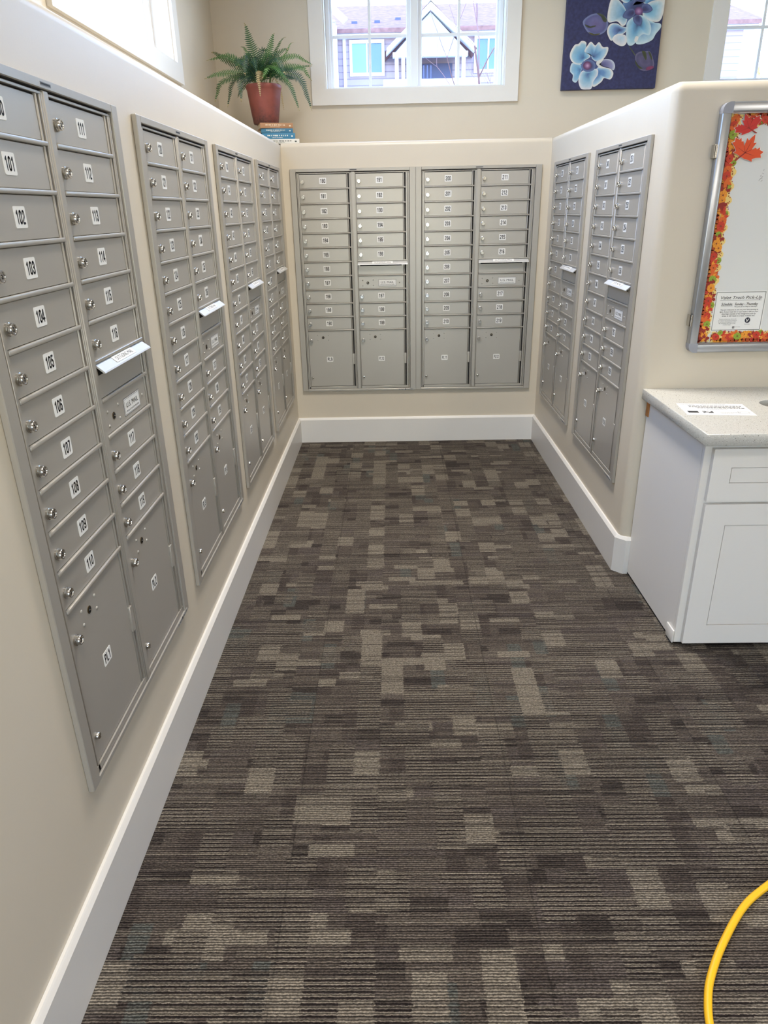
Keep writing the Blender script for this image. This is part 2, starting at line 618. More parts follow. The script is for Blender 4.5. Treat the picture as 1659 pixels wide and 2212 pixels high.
WZ0, WZ1 = 2.272, 3.85
wall_with_openings('wall_upper_back', 'y', DL, DL + .168, -DL - .25, XR + .25, 0.0, ZC,
                   [(0.262, 1.434, WZ0, WZ1), (2.83, 4.0, WZ0, WZ1)])
wall_with_openings('wall_upper_left', 'x', -DL - .168, -DL, YB, DL, 0.0, ZC, [(-2.04, -0.578, WZ0, WZ1), (-4.3, -2.7, WZ0, WZ1)])
wall_with_openings('wall_far_right', 'x', XR, XR + .25, YB, DL, 0.0, ZC, [(-5.4, -4.6, 1.2, 2.2)])  # unseen opening added so cool sky light reaches the left wall
wall_with_openings('wall_behind', 'y', YB - .25, YB, -DL - .25, XR + .25, 0.0, ZC, [(0.3, 1.5, 0.02, 2.1)])  # unseen opening added to let frontal sky light in as fill

# baseboards
BH, BT = 0.179, 0.016
def baseboard(name, pts):
    """runs along pts (plan polyline), wall on the left-hand side when walking; profile with a small bevel at the top"""
    prof = [(0, 0), (BT, 0), (BT, BH - 0.014), (BT - 0.006, BH - 0.004), (BT - .009, BH), (0, BH)]
    mb = MB()
    n = len(pts)
    rings = []
    for i, p in enumerate(pts):
        p = Vector(p)
        d0 = (p - Vector(pts[i - 1])).normalized() if i > 0 else None
        d1 = (Vector(pts[i + 1]) - p).normalized() if i < n - 1 else None
        n0 = Vector((d0.y, -d0.x)) if d0 else Vector((d1.y, -d1.x))
        n1 = Vector((d1.y, -d1.x)) if d1 else n0
        mn = (n0 + n1).normalized()
        mn = mn / max(0.2, mn.dot(n0))
        rings.append([(p.x + mn.x * u, p.y + mn.y * u, z) for u, z in prof])
    vs = [v for r in rings for v in r]
    k = len(prof)
    fs = []
    for i in range(n - 1):
        for j in range(k):
            a, c = i * k + j, i * k + (j + 1) % k
            fs.append((a, c, c + k, a + k))
    fs.append(tuple(range(k)))
    fs.append(tuple((n - 1) * k + j for j in range(k - 1, -1, -1)))
    mb.raw(vs, fs, WHITE)
    return struct(name, mb)

g = 0.0005
baseboard('baseboard_left', [(g, YB), (g, -BT)])
baseboard('baseboard_back', [(0.0, -g), (WR, -g)])
ch = 0.030
baseboard('baseboard_right', [(WR - g, -BT), (WR - g, YE + ch), (WR + ch, YE - g), (1.728, YE - g)])

# ------------------------------------------------------------------ windows
def casing_window(name, loc, rotz, width, h, cols, cw=0.09, lip=0.012):
    """local x along the wall, z up from the opening's lower edge, -y towards the room; the wall face is y=0"""
    t = thing(name, None, None, loc, rotz, kind='structure')
    mb = MB()
    def mitre(a, bq, c, d, y0, y1):
        vs = [(p[0], y0, p[1]) for p in (a, bq, c, d)] + [(p[0], y1, p[1]) for p in (a, bq, c, d)]
        mb.raw(vs, [(0, 1, 2, 3), (7, 6, 5, 4), (0, 4, 5, 1), (1, 5, 6, 2), (2, 6, 7, 3), (3, 7, 4, 0)], WHITE)
    y0, y1 = -0.02, -0.0005
    mitre((-cw, -cw), (width + cw, -cw), (width, 0), (0, 0), y0, y1)
    mitre((-cw, h + cw), (-cw, -cw), (0, 0), (0, h), y0, y1)
    mitre((width + cw, -cw), (width + cw, h + cw), (width, h), (width, 0), y0, y1)
    mitre((width + cw, h + cw), (-cw, h + cw), (0, h), (width, h), y0, y1)
    mb.build('window_casing', t)
    mb = MB()
    d = 0.135
    mb.box(-0.001, 0.008, -.001, d + .05, 0, h, WHITE)
    mb.box(width - 0.008, width + 0.001, -.001, d + .05, 0, h, WHITE)
    mb.box(0.008, width - .008, -.001, d + .05, -.001, 0.008, WHITE)
    mb.box(0.008, width - .008, -.001, d + .05, h - .008, h + .001, WHITE)
    mb.build('window_jamb', t)
    mb = MB()
    fy0, fy1 = d - 0.045, d + 0.03
    fr = 0.028
    mull = 0.05
    x0, x1, z0, z1 = 0.008, width - 0.008, 0.008, h - 0.008
    mb.box(x0, x0 + fr, fy0, fy1, z0, z1, VINYL, .003)
    mb.box(x1 - fr, x1, fy0, fy1, z0, z1, VINYL, .003)
    mb.box(x0, x1, fy0, fy1, z0, z0 + fr * .55, VINYL, .003)
    mb.box(x0, x1, fy0, fy1, z1 - fr, z1, VINYL, .003)
    mid = (x0 + x1) / 2
    mb.box(mid - mull / 2, mid + mull / 2, fy0, fy1, z0, z1, VINYL, .003)
    mb.build('window_frame', t)
    for k in range(2):
        a = x0 + fr * .4 if k == 0 else mid + mull / 2 - .006
        e = mid - mull / 2 + .006 if k == 0 else x1 - fr * .4
        mb = MB()
        sy0, sy1 = d - 0.02, d + 0.015
        s_ = 0.032
        zb, zt = z0 + .006, z1 - .01
        mb.box(a, a + s_, sy0, sy1, zb, zt, VINYL, .004)
        mb.box(e - s_, e, sy0, sy1, zb, zt, VINYL, .004)
        mb.box(a, e, sy0, sy1, zb, zb + s_ * .5, VINYL, .004)
        mb.box(a, e, sy0, sy1, zt - s_, zt, VINYL, .004)
        sash = mb.build('window_sash', t)
        mb = MB()
        mm = 0.018
        xm = (a + e) / 2
        mb.box(xm - mm / 2, xm + mm / 2, d - .006, d + .006, zb, zt, VINYL)
        for zz in [0.318 * k_ for k_ in range(1, int(h / 0.318) + 1)]:
            mb.box(a + .01, e - .01, d - .005, d + .005, zz - mm / 2, zz + mm / 2, VINYL)
        mb.build('window_muntin', sash)
        mb = MB()
        mb.box(a + .005, e - .005, d + .007, d + .010, zb + .005, zt - .005, GLASS)
        mb.build('window_glass', sash)
    return t

casing_window('window_1', (0.262, DL, WZ0), 0, 1.172, WZ1 - WZ0, 2)
casing_window('window_2', (2.83, DL, WZ0), 0, 1.17, WZ1 - WZ0, 2, cw=0.1)
casing_window('window_3', (-DL, -2.04, WZ0), PI / 2, 1.462, WZ1 - WZ0, 2)
casing_window('added_window', (-DL, -4.3, WZ0), PI / 2, 1.6, WZ1 - WZ0, 2)  # added window out of view, sized to throw blue light across

# ------------------------------------------------------------------ mailbox units
RP = 0.0877                    # pitch of one box
PB, PT = 0.030, 0.4196         # parcel locker bottom, top line
ROWS = [PT + RP * k for k in range(12)]
CL = (0.0565, 0.4130)          # left edge of the doors in the two columns
DWD = 0.2975                   # door width
LIB = {}

def make_door_mesh(name, ht):
    b = MB()
    b.box(0, DWD, -0.0062, -0.0015, 0.0052, ht - 0.0052, METAL, 0.0012)
    o = b.build(name)
    me = o.data
    bpy.data.objects.remove(o)
    return me

def lock_mesh():
    b = MB()
    b.lathe([(0.0122, 0), (0.0122, 0.0038), (0.0110, 0.0046), (0.0110, 0.0108), (0.0102, 0.0124), (0.0080, 0.0124), (0.0077, 0.0113), (0.0026, 0.0112), (0.0026, 0.0116), (0.0005, 0.0118)], CHROME, FRONT, 20)
    b.box(-.0008, .0008, -.0121, -.0112, -.0038, .0038, INK)
    o = b.build('lock')
    me = o.data
    bpy.data.objects.remove(o)
    return me

def arrow_lock_mesh():
    b = MB()
    b.lathe([(0.0090, 0), (0.0090, 0.0012), (0.0078, 0.0016)], BRASS, FRONT, 20)
    b.lathe([(0.0060, 0.0014), (0.0060, 0.0022), (0.001, 0.0024)], BLACK, FRONT, 16)
    b.box(-.0045, .0045, -.0030, -.0016, -.0011, .0011, CHROME, M=Matrix.Rotation(.35, 4, 'Y'))
    o = b.build('arrow_lock')
    me = o.data
    bpy.data.objects.remove(o)
    return me

def thumb_mesh():
    b = MB()
    b.lathe([(0.0085, 0), (0.0085, 0.006), (0.0072, 0.0078), (0.002, 0.0084)], CHROME, FRONT, 20)
    b.box(-.0012, .0012, -.0092, -.0076, -.0062, .0062, CHROME, M=Matrix.Rotation(.5, 4, 'Y'))
    o = b.build('thumb_knob')
    me = o.data
    bpy.data.objects.remove(o)
    return me

def rivet_mesh(pts):
    b = MB()
    for x, z in pts:
        b.lathe([(0.0042, 0), (0.0040, 0.0009), (0.0026, 0.0020), (0.0006, 0.0025)], METALF, T(x, 0, z) @ FRONT, 10)
    o = b.build('rivet')
    me = o.data
    bpy.data.objects.remove(o)
    return me

LIB['door'] = make_door_mesh('mailbox_door', RP)
LIB['parcel'] = make_door_mesh('parcel_door', PT - PB)
LIB['lock'] = lock_mesh()
LIB['arrow'] = arrow_lock_mesh()
LIB['thumb'] = thumb_mesh()
LIB['rivet'] = rivet_mesh([(0, 0)])
RIV_SIGN = [(0.026, .056), (0.096, .057), (0.026, .022), (0.097, .023), (0.270, .039)]
RIV_PARCEL = [(0.066, .356), (0.137, .356), (0.066, .323), (0.138, .323)]
FY = -0.0062

def arc_pts(cx, cy, rx, ry, a0, a1, n=5):
    return [(cx + rx * math.cos(math.radians(a0 + (a1 - a0) * k / n)), cy + ry * math.sin(math.radians(a0 + (a1 - a0) * k / n))) for k in range(n + 1)]
L_, R_, B_, T_ = .10, .44, .085, .915       # stroke centre lines of the condensed numerals (unit height 1, advance .60)
RD = .17
GLYPH = {
 '0': [arc_pts(.27, T_ - RD, RD, RD, 180, 0) + arc_pts(.27, B_ + RD, RD, RD, 0, -180) + [(L_, T_ - RD)]],
 '1': [[(.31, B_), (.31, T_), (.13, .76)]],
 '2': [arc_pts(.27, T_ - RD, RD, RD, 180, -20) + [(.38, .52), (L_, .22), (L_, B_), (R_, B_)]],
 '3': [arc_pts(.27, T_ - RD, RD, RD, 180, 0) + [(R_, .64), (.36, .52), (.24, .51)], [(.24, .51), (.36, .50), (R_, .38)] + arc_pts(.27, B_ + RD, RD, RD, 0, -180)],
 '4': [[(.36, B_), (.36, T_), (.32, T_), (.06, .34), (.06, .28), (.50, .28)]],
 '5': [[(R_, T_), (L_, T_), (L_, .52), (.20, .58), (.33, .58), (R_, .48)] + arc_pts(.27, B_ + RD, RD, RD, 0, -180)],
 '6': [arc_pts(.27, T_ - RD, RD, RD, 10, 180) + arc_pts(.27, B_ + RD, RD, RD, 180, 360) + [(R_, .40), (.36, .54), (.18, .54), (L_, .44)]],
 '7': [[(L_, T_), (R_, T_), (R_, .80), (.20, B_)]],
 '8': [arc_pts(.27, T_ - RD, RD, RD, 0, 180) + [(L_, .62), (.18, .52), (.36, .52), (R_, .62), (R_, T_ - RD)], [(.18, .52), (L_, .42)] + arc_pts(.27, B_ + RD, RD, RD, 180, 360) + [(R_, .42), (.36, .52)]],
 '9': [arc_pts(.27, B_ + RD, RD, RD, 190, 360) + arc_pts(.27, T_ - RD, RD, RD, 0, 180) + [(L_, .60), (.18, .46), (.36, .46), (R_, .56)]],
 'P': [[(L_, B_), (L_, T_), (.30, T_), (.41, .86), (R_, .74), (.41, .56), (.30, .48), (L_, .48)]],
 'L': [[(L_, T_), (L_, B_), (R_, B_)]],
}

def numerals(b, txt, m, height, xs, y, w=.135):
    adv = .60
    total = adv * len(txt) - .06
    for i, chx in enumerate(txt):
        ox = -total / 2 + i * adv
        for pl_ in GLYPH[chx]:
            for k, (px, pz) in enumerate(pl_):
                b.raw([((ox + px + w / 2 * math.cos(a * PI / 4)) * height * xs, y, (pz - .5 + w / 2 * math.sin(a * PI / 4)) * height) for a in range(8)], [tuple(range(8))], m)
                if k:
                    a_, c_ = Vector((pl_[k - 1][0], pl_[k - 1][1])), Vector((px, pz))
                    if (c_ - a_).length < 1e-6:
                        continue
                    d_ = (c_ - a_).normalized()
                    n_ = Vector((-d_.y, d_.x)) * w / 2
                    b.raw([((ox + q_.x) * height * xs, y, (q_.y - .5) * height) for q_ in (a_ - n_, c_ - n_, c_ + n_, a_ + n_)], [(0, 1, 2, 3)], m)

def number_label(parent, txt, cx, cz, wd=0.044, ht=0.037, faded=False):
    b = MB()
    b.poly(rrect(0, 0, wd, ht, 0.003, 2), 0.0007, LABELF if faded else LABELW)
    numerals(b, txt, INKF if faded else INK, .0250 if len(txt) < 4 else .022, .76 if len(txt) < 4 else .62, -0.0010, .16)
    o = b.build('number_label', parent)
    o.location = (cx, FY, cz)
    return o

def hood_mesh():
    b = MB()
    # flap: section in (y,z) swept along x
    x0, x1 = -0.003, 0.325
    sec = [(-0.004, 0.0), (-0.028, -0.019), (-0.030, -0.022), (-0.026, -0.0225), (-0.004, -0.0055)]
    n = len(sec)
    vs = [(x0 + .004, y, z) if i in (0, 4) else (x0, y, z) for i, (y, z) in enumerate(sec)] + [(x1 - .004, y, z) if i in (0, 4) else (x1, y, z) for i, (y, z) in enumerate(sec)]
    fs = [tuple(range(n - 1, -1, -1)), tuple(range(n, 2 * n))] + [(i, (i + 1) % n, n + (i + 1) % n, n + i) for i in range(n)]
    b.raw(vs, fs, HOODM)
    b.box(x0, x1, -0.0115, -0.002, -0.001, 0.006, METALF, .001)
    o = b.build('outgoing_mail_hood')
    me = o.data
    bpy.data.objects.remove(o)
    # label stuck on the slope
    b = MB()
    ang = math.atan2(0.019, 0.024)
    S = T(0.16, -0.0165, -0.0092) @ Matrix.Rotation(-(PI / 2 - ang), 4, 'X')
    b.poly(rrect(0, 0, 0.135, 0.020, 0.001, 1), 0.0006, LABELW, S)
    b.text('OUTGOING MAIL', INK, S @ T(0, -0.0009, 0), height=0.0115, width=0.112, bold=0.0)
    o = b.build('outgoing_mail_label')
    me2 = o.data
    bpy.data.objects.remove(o)
    return me, me2

LIB['hood'], LIB['hoodlabel'] = hood_mesh()

def frame_mesh():
    b = MB()
    b.box(0.006, UW - 0.006, -0.0015, -0.0003, 0.006, UH - 0.006, GAP)  # dark backing colour stands in for the shade inside the slits
    d = -0.0135
    b.box(0, 0.0365, d, -0.0002, 0, UH, METALF, .0018)
    b.box(0.7520, UW, d, -0.0002, 0, UH, METALF, .0018)
    b.box(0.0365, 0.7520, d, -0.0002, 0, 0.0140, METALF, .0018)
    b.box(0.0365, 0.7520, d, -0.0002, 1.3925, UH, METALF, .0018)
    o = b.build('trim_frame')
    me = o.data
    bpy.data.objects.remove(o)
    return me

def column_mesh(right):
    b = MB()
    d = -0.0098
    ztop, zbot = 1.3878, 0.0165
    if not right:
        b.box(0.0390, 0.0450, d + .003, -.0015, zbot, ztop, METALF, .001)
        b.box(0.0462, CL[0] - .0008, d, -.0015, zbot, ztop, METALF, .001)
        xs, xe = CL[0], 0.3775
        b.box(0.0390, xe, d, -.0015, ROWS[11] - .002, ztop, METALF, .001)
        b.box(0.0390, xe, d, -.0015, zbot, PB + .003, METALF, .001)
    else:
        b.box(0.3785, 0.3850, d - .0005, -.0015, zbot, ztop, METALF, .0015)
        b.box(0.3850, 0.4080, d - .002, -.0015, zbot, ztop + .003, METALF, .002)
        b.box(0.4080, CL[1] - .0008, d, -.0015, zbot, ztop, METALF, .001)
        xs, xe = CL[1], 0.7365
        b.box(0.7375, 0.7425, d, -.0015, zbot, ztop, METALF, .001)
        b.box(0.7435, 0.7500, d + .003, -.0015, zbot, ztop, METALF, .001)
        b.box(CL[1], 0.7500, d, -.0015, ROWS[11] - .002, ztop, METALF, .001)
        b.box(CL[1], 0.7500, d, -.0015, zbot, PB + .003, METALF, .001)
    # hinge bead beside the doors
    hx = xs + DWD + 0.0015
    b.box(hx, hx + 0.0065, d + .001, -.0015, PB + .003, ROWS[11], METALF, .0022)
    b.box(hx + .0155, xe, d + .0005, -.0015, PB + .003, ROWS[11], METALF, .001)
    # ribs between the doors
    skip = (5,) if right else ()
    for k in range(11):
        z = ROWS[k]
        if right and k == 5:
            continue
        e = xe - .001 if k else xe - .001
        b.box(xs + .0005, hx + .0145, -0.0118, -0.0015, z - .0045, z + .0045, METALF, .0024, 2)
    # hinge plate of the parcel locker
    b.box(hx - .002, hx + .013, -.0112, -.0015, 0.187, 0.258, METALF, .0012)
    o = b.build('column_frame')
    me = o.data
    bpy.data.objects.remove(o)
    return me

LIB['frame'] = frame_mesh()
LIB['colL'], LIB['colR'] = column_mesh(False), column_mesh(True)

def tag_mesh():
    b = MB()
    b.box(0.376, 0.422, -0.0141, -0.0134, 1.3985, 1.4045, GREYTAG)
    for k in range(9):
        b.box(0.378 + k * .0045, 0.3812 + k * .0045, -0.0144, -0.0141, 1.4000, 1.4030, INK)
    o = b.build('vendor_tag')
    me = o.data
    bpy.data.objects.remove(o)
    b = MB()
    b.box(0.668, 0.772, -0.0141, -0.0134, 0.0015, 0.0125, GREYL)
    for k in range(14):
        if k == 6:
            b.box(0.672 + k * .007, 0.680 + k * .007, -0.0144, -0.0141, 0.003, 0.0115, INK)
        else:
            b.box(0.671 + k * .007, 0.6765 + k * .007, -0.0144, -0.0141, 0.0035 + (k % 3) * .001, 0.0105 - (k % 2) * .002, INKF)
    o = b.build('maker_sticker')
    me2 = o.data
    bpy.data.objects.remove(o)
    return me, me2

LIB['tag'], LIB['sticker'] = tag_mesh()

def sign_mesh():
    b = MB()
    b.poly(rrect(0, 0, 0.118, 0.044, 0.0015, 1), 0.0006, INKF)
    b.poly(rrect(0, 0, 0.115, 0.041, 0.0012, 1), 0.0008, LABELW)
    for z in (.0185, -.0185):
        b.box(-.0545, .0545, -.0011, -.0008, z - .0004, z + .0004, INKF)
    for x in (.0545, -.0545):
        b.box(x - .0004, x + .0004, -.0011, -.0008, -.0185, .0185, INKF)
    b.text('U.S. MAIL', INK, T(0, -0.0012, 0.0035), height=0.0135, width=0.086, bold=0.0)
    b.text('APPROVED BY THE POSTMASTER GENERAL', INK, T(0, -0.0012, -0.0120), height=0.0046, width=0.096)
    o = b.build('mail_sign')
    me = o.data
    bpy.data.objects.remove(o)
    return me

LIB['sign'] = sign_mesh()
FADED = {185, 186}

def mailbox_unit(first, pl, label, loc, rotz, tilt=None):
    t = thing('mailbox_unit', label, 'mailbox unit', loc, rotz, 'wall mounted mailbox units')
    link('trim_frame', LIB['frame'], t)
    link('column_frame', LIB['colL'], t)
    link('column_frame', LIB['colR'], t)
    link('vendor_tag', LIB['tag'], t)
    if first not in (140, 160, 200):
        link('maker_sticker', LIB['sticker'], t)
    nums = []
    for i in range(11):
        nums.append((first + i, 0, 10 - i))
    for i in range(6):
        nums.append((first + 11 + i, 1, 10 - i))
    for i in range(3):
        nums.append((first + 17 + i, 1, 2 - i))
    for num, c, k in nums:
        d = link('mailbox_door', LIB['door'], t, (CL[c], 0, ROWS[k]))
        link('lock', LIB['lock'], d, (0.0195, FY, 0.039), (0, random.uniform(-.4, .4), 0))
        number_label(d, str(num), 0.1485, 0.0445, faded=num in FADED)
    # outgoing slot panel, row 4 from the parcel line
    d = link('slot_panel', LIB['door'], t, (CL[1], 0, ROWS[4]))
    b = MB()
    b.box(0.012, 0.285, -0.0069, -0.0060, 0.058, 0.0775, BLACK)  # black panel painted as the darkness inside the slot, no real hole
    b.build('slot_shade', d)
    h = link('outgoing_mail_hood', LIB['hood'], d, (0, 0, RP + .0005))
    h['label'] = 'pale sloping metal lip over the mail slot'
    link('outgoing_mail_label', LIB['hoodlabel'], d, (0, 0, RP + .0005))
    # carrier's door
    d = link('carrier_door', LIB['door'], t, (CL[1], 0, ROWS[3]))
    for rx, rz in RIV_SIGN:
        link('rivet', LIB['rivet'], d, (rx, FY, rz))
    link('arrow_lock', LIB['arrow'], d, (0.0605, FY, 0.039))
    link('mail_sign', LIB['sign'], d, (0.190, FY, 0.0385))
    for c in (0, 1):
        d = link('parcel_door', LIB['parcel'], t, (CL[c], 0, PB))
        for rx, rz in RIV_PARCEL:
            link('rivet', LIB['rivet'], d, (rx, FY, rz))
        link('arrow_lock', LIB['arrow'], d, (0.1015, FY, 0.340))
        link('lock', LIB['lock'], d, (0.0185, FY, 0.316), (0, random.uniform(-.4, .4), 0))
        link('thumb_knob', LIB['thumb'], d, (0.0160, FY, 0.066), (0, random.uniform(-.9, .9), 0))
        number_label(d, 'PL%d' % (pl + c), 0.1415, 0.192, 0.043, 0.0345)
    return t

UL = [(100, 1, -3.7549, 'grey mailbox unit with boxes 101 to 119 over lockers PL1 and PL2'),
      (120, 3, -2.8215, 'second grey mailbox unit along the long wall, counted from boxes 101 to 119'),
      (140, 5, -1.8995, 'third grey mailbox unit along the long wall, counted from boxes 101 to 119'),
      (160, 7, -0.9934, 'grey mailbox unit on the long wall beside the inside corner, below the potted fern')]
for first, pl, y, lab in UL:
    mailbox_unit(first, pl, lab, (0, y, Z0), PI / 2)
mailbox_unit(180, 9, 'grey mailbox unit on the end wall with boxes 180 to 199', (XB, 0, Z0), 0)
mailbox_unit(200, 11, 'grey mailbox unit on the end wall with boxes 200 to 219', (XB + UW, 0, Z0), 0)
mailbox_unit(220, 13, 'grey mailbox unit on the counter-side wall, tucked next to the inside corner by box 211', (WR, -0.174, Z0), -PI / 2)
mailbox_unit(240, 15, 'grey mailbox unit beside the rounded wall end, just before the white counter', (WR, -1.1108, Z0), -PI / 2)

# ------------------------------------------------------------------ counter side
t = thing('base_cabinet', 'white base cabinet with a drawer above a door, under the speckled counter', 'cabinet', (1.727, -2.63, 0))
CWD, CTOP = 0.86, 0.803
b = MB()
b.box(0, 0.018, 0.0, -YE * 0 + 0.562, 0.012, CTOP, CABW)
b.box(CWD - .018, CWD, 0.0, 0.562, 0.012, CTOP, CABW)
b.box(0.018, CWD - .018, 0.55, 0.562, 0.012, CTOP, CABW)
b.box(0.018, CWD - .018, 0.02, 0.55, 0.012, 0.03, CABW)
b.build('carcass', t)
b = MB()
b.box(0, 0.045, -0.019, 0.0, 0.012, CTOP, CABW, .0015)
b.box(CWD - .045, CWD, -0.019, 0.0, 0.012, CTOP, CABW, .0015)
b.box(0.045, CWD - .045, -0.019, 0.0, CTOP - .03, CTOP, CABW)
b.box(0.045, CWD - .045, -0.019, 0.0, 0.575, 0.605, CABW)
b.box(0.045, CWD - .045, -0.019, 0.0, 0.012, 0.035, CABW)
b.build('face_frame', t)
b = MB()
b.box(-0.008, -.0005, -0.019, 0.05, 0.008, 0.062, CABW, .004, 2)
b.build('corner_foot', t)
b = MB()
b.box(-0.0035, -.0005, 0.535, 0.566, 0.735, 0.803, WOOD)
o = b.build('filler_strip', t)
o['label'] = 'sliver of raw orange wood'

def shaker(name, x0, x1, z0, z1, rail, parent):
    b = MB()
    f, bk, pn = -0.040, -0.0195, -0.0370
    for a in ((x0, x0 + rail, z0, z1), (x1 - rail, x1, z0, z1), (x0 + rail, x1 - rail, z0, z0 + rail), (x0 + rail, x1 - rail, z1 - rail, z1)):
        b.box(a[0], a[1], f, bk, a[2], a[3], CABW)
    b.box(x0 + rail + .0032, x1 - rail - .0032, pn, bk, z0 + rail + .0022, z1 - rail - .0022, CABW)
    return b.build(name, parent)
shaker('drawer_front', 0.024, CWD - .024, 0.594, 0.783, 0.066, t)
shaker('cabinet_door', 0.024, CWD - .024, 0.020, 0.582, 0.078, t)

# quartz worktop with a round hole
cu = bpy.data.curves.new('c', 'CURVE')
cu.dimensions = '2D'
cu.fill_mode = 'BOTH'
def spl(pts):
    s_ = cu.splines.new('POLY')
    s_.points.add(len(pts) - 1)
    for p_, q_ in zip(s_.points, pts):
        p_.co = (q_[0], q_[1], 0, 1)
    s_.use_cyclic_u = True
X0, X1, Y0c, Y1c = 1.704, 2.75, -2.702, YE - .001
spl([(X0, Y0c), (X1, Y0c), (X1, Y1c), (X0, Y1c)])
HX, HY, HR = 2.118, -2.333, 0.068
spl([(HX + HR * math.cos(k * PI / 24), HY + HR * math.sin(k * PI / 24)) for k in range(48)])
cu.extrude = 0.018
cu.bevel_depth = 0.0022
cu.bevel_resolution = 1
co = bpy.data.objects.new('c', cu)
COL.objects.link(co)
me = bpy.data.meshes.new_from_object(co)
bpy.data.objects.remove(co)
me.materials.clear()
me.materials.append(QUARTZ)
CZ = 0.845
o = link('countertop', me, None, (0, 0, CZ - 0.0202))
tag(o, 'pale speckled stone counter with a round hole, on the white cabinet', 'countertop')

# letter on the counter
t = thing('printed_card', 'white printed card lying flat on the speckled counter', 'card', (1.8545, -2.398, CZ + .0002), math.radians(-6.5))
b = MB()
b.box(-0.118, 0.118, -0.080, 0.080, 0, 0.0012, PAPER)
b.build('card_sheet', t)
b = MB()
UP = Matrix.Rotation(-PI / 2, 4, 'X')
def ln(x, y, wd, ht=0.003, m=INKF):
    b.box(x - wd / 2, x + wd / 2, y - ht / 2, y + ht / 2, 0.0012, 0.0015, m)
random.seed(3)
for y, x0, x1, h in ((.066, -.112, -.06, .0022), (.066, -.03, .05, .003), (.044, -.085, .095, .0062), (.030, -.085, .085, .0062), (.016, -.06, .10, .0062), (.003, -.03, .045, .003),
                     (-.045, 0.005, .072, .003), (-.056, .005, .045, .003)):
    x = x0
    while x < x1:
        l_ = random.uniform(.4, 1.4) * h * 1.5
        ln(x + l_ / 2, y, l_, h, INK if h > .005 else INKF)
        x += l_ + h * .45
ln(-.088, -.040, .036, .024, INK)
for i in range(6):
    for j in range(5):
        if random.random() < .6:
            ln(-.052 + i * .006, -.030 - j * .005, .0052, .0044, INK)
b.box(.066, .104, -.034, -.033, .0012, .0015, INKF)
b.box(.066, .104, -.052, -.051, .0012, .0015, INKF)
b.box(.066, .067, -.052, -.033, .0012, .0015, INKF)
b.box(.103, .104, -.052, -.033, .0012, .0015, INKF)
b.build('print', t)

# ------------------------------------------------------------------ notice board
BX0, BX1, BZ0, BZ1 = 1.849, 2.80, 0.994, 1.864
BYF = YE - .0005
t = thing('notice_board', 'framed notice board with rounded grey metal corners above the counter', 'notice board', (BX0, BYF, BZ0))
bw, bh = BX1 - BX0, BZ1 - BZ0
b = MB()
fw = 0.034
b.box(0.0, fw, -0.032, -0.001, 0.030, bh - .030, ALU, .006, 3)
b.box(bw - fw, bw, -0.032, -0.001, 0.030, bh - .03, ALU, .006, 3)
b.box(0.030, bw - .03, -0.032, -0.001, 0.0, fw, ALU, .006, 3)
b.box(0.030, bw - .03, -0.032, -0.001, bh - fw, bh, ALU, .006, 3)
for (x0, x1, y0, y1) in ((fw - .003, fw + .002, 0.03, bh - .03), (bw - fw - .002, bw - fw + .003, .03, bh - .03)):
    b.box(x0, x1, -.022, -.004, y0, y1, ALU)
for (x0, x1, y0, y1) in ((0.03, bw - .03, fw - .003, fw + .002), (.03, bw - .03, bh - fw - .002, bh - fw + .003)):
    b.box(x0, x1, -.022, -.004, y0, y1, ALU)
b.build('board_frame', t)
GREYP = mat('grey_plastic', (150, 152, 160), 0.4)
for sx, sz in ((0, 0), (1, 0), (0, 1), (1, 1)):
    pts = []
    r = 0.026
    n = 8
    arc = [(r - r * math.cos(k * PI / 2 / n), r - r * math.sin(k * PI / 2 / n)) for k in range(n + 1)]
    pts = arc + [(0.036, 0), (0.036, 0.036), (0, 0.036)]
    # arc runs from (0,r) to (r,0)
    pts = [(0, .036)] + arc + [(.036, 0), (.036, fw - .001), (fw - .001, .036)]
    pts = [((bw - p[0]) if sx else p[0], (bh - p[1]) if sz else p[1]) for p in pts]
    b = MB()
    b.poly(pts, 0.0325, GREYP)
    b.build('corner_cap', t)
b = MB()
b.box(fw - .004, bw - fw + .004, -0.006, -0.0015, fw - .004, bh - fw + .004, BOARD)
b.build('backing_panel', t)
b = MB()
for q0, q1 in (((.1795, .6310), (.1835, .6360)), ((.1770, .6170), (.1815, .6240)), ((.186, .6420), (.190, .6395)), ((.183, .6280), (.190, .6310)), ((.181, .6225), (.189, .6260)), ((.1875, .6500), (.190, .6540)), ((.1845, .6140), (.190, .6190))):
    b.tube([(q0[0], -.0062, q0[1]), (q1[0], -.0062, q1[1])], .0006, INKF, 5)
b.build('pen_marks', t)
for hz in (0.125, 0.715):
    b = MB()
    b.box(-0.010, 0.0035, -0.030, -0.0265, hz - .022, hz + .022, CHROME, .001)
    for k in range(3):
        b.tube([(-0.004, -.030, hz - .0215 + k * .0148), (-.004, -.030, hz - .0085 + k * .0148)], .0032, CHROME, 8)
    b.box(-0.010, -.006, -0.03, -0.001, hz - .022, hz + .022, CHROME)
    b.build('hinge', t)

BYS = BYF - 0.0062            # sheet plane inside the board
IX0, IZ0, IZ1 = BX0 + fw - .001, BZ0 + fw - .001, BZ1 - fw + .001

AUT = {k: mat('autumn_' + k, c, 0.55) for k, c in dict(cream=(240, 212, 130), red=(206, 58, 34), orange=(226, 106, 36), amber=(240, 158, 44), green=(150, 172, 52), dkred=(150, 36, 28), brown=(120, 52, 26), olive=(96, 110, 40), dkor=(196, 84, 26)).items()}

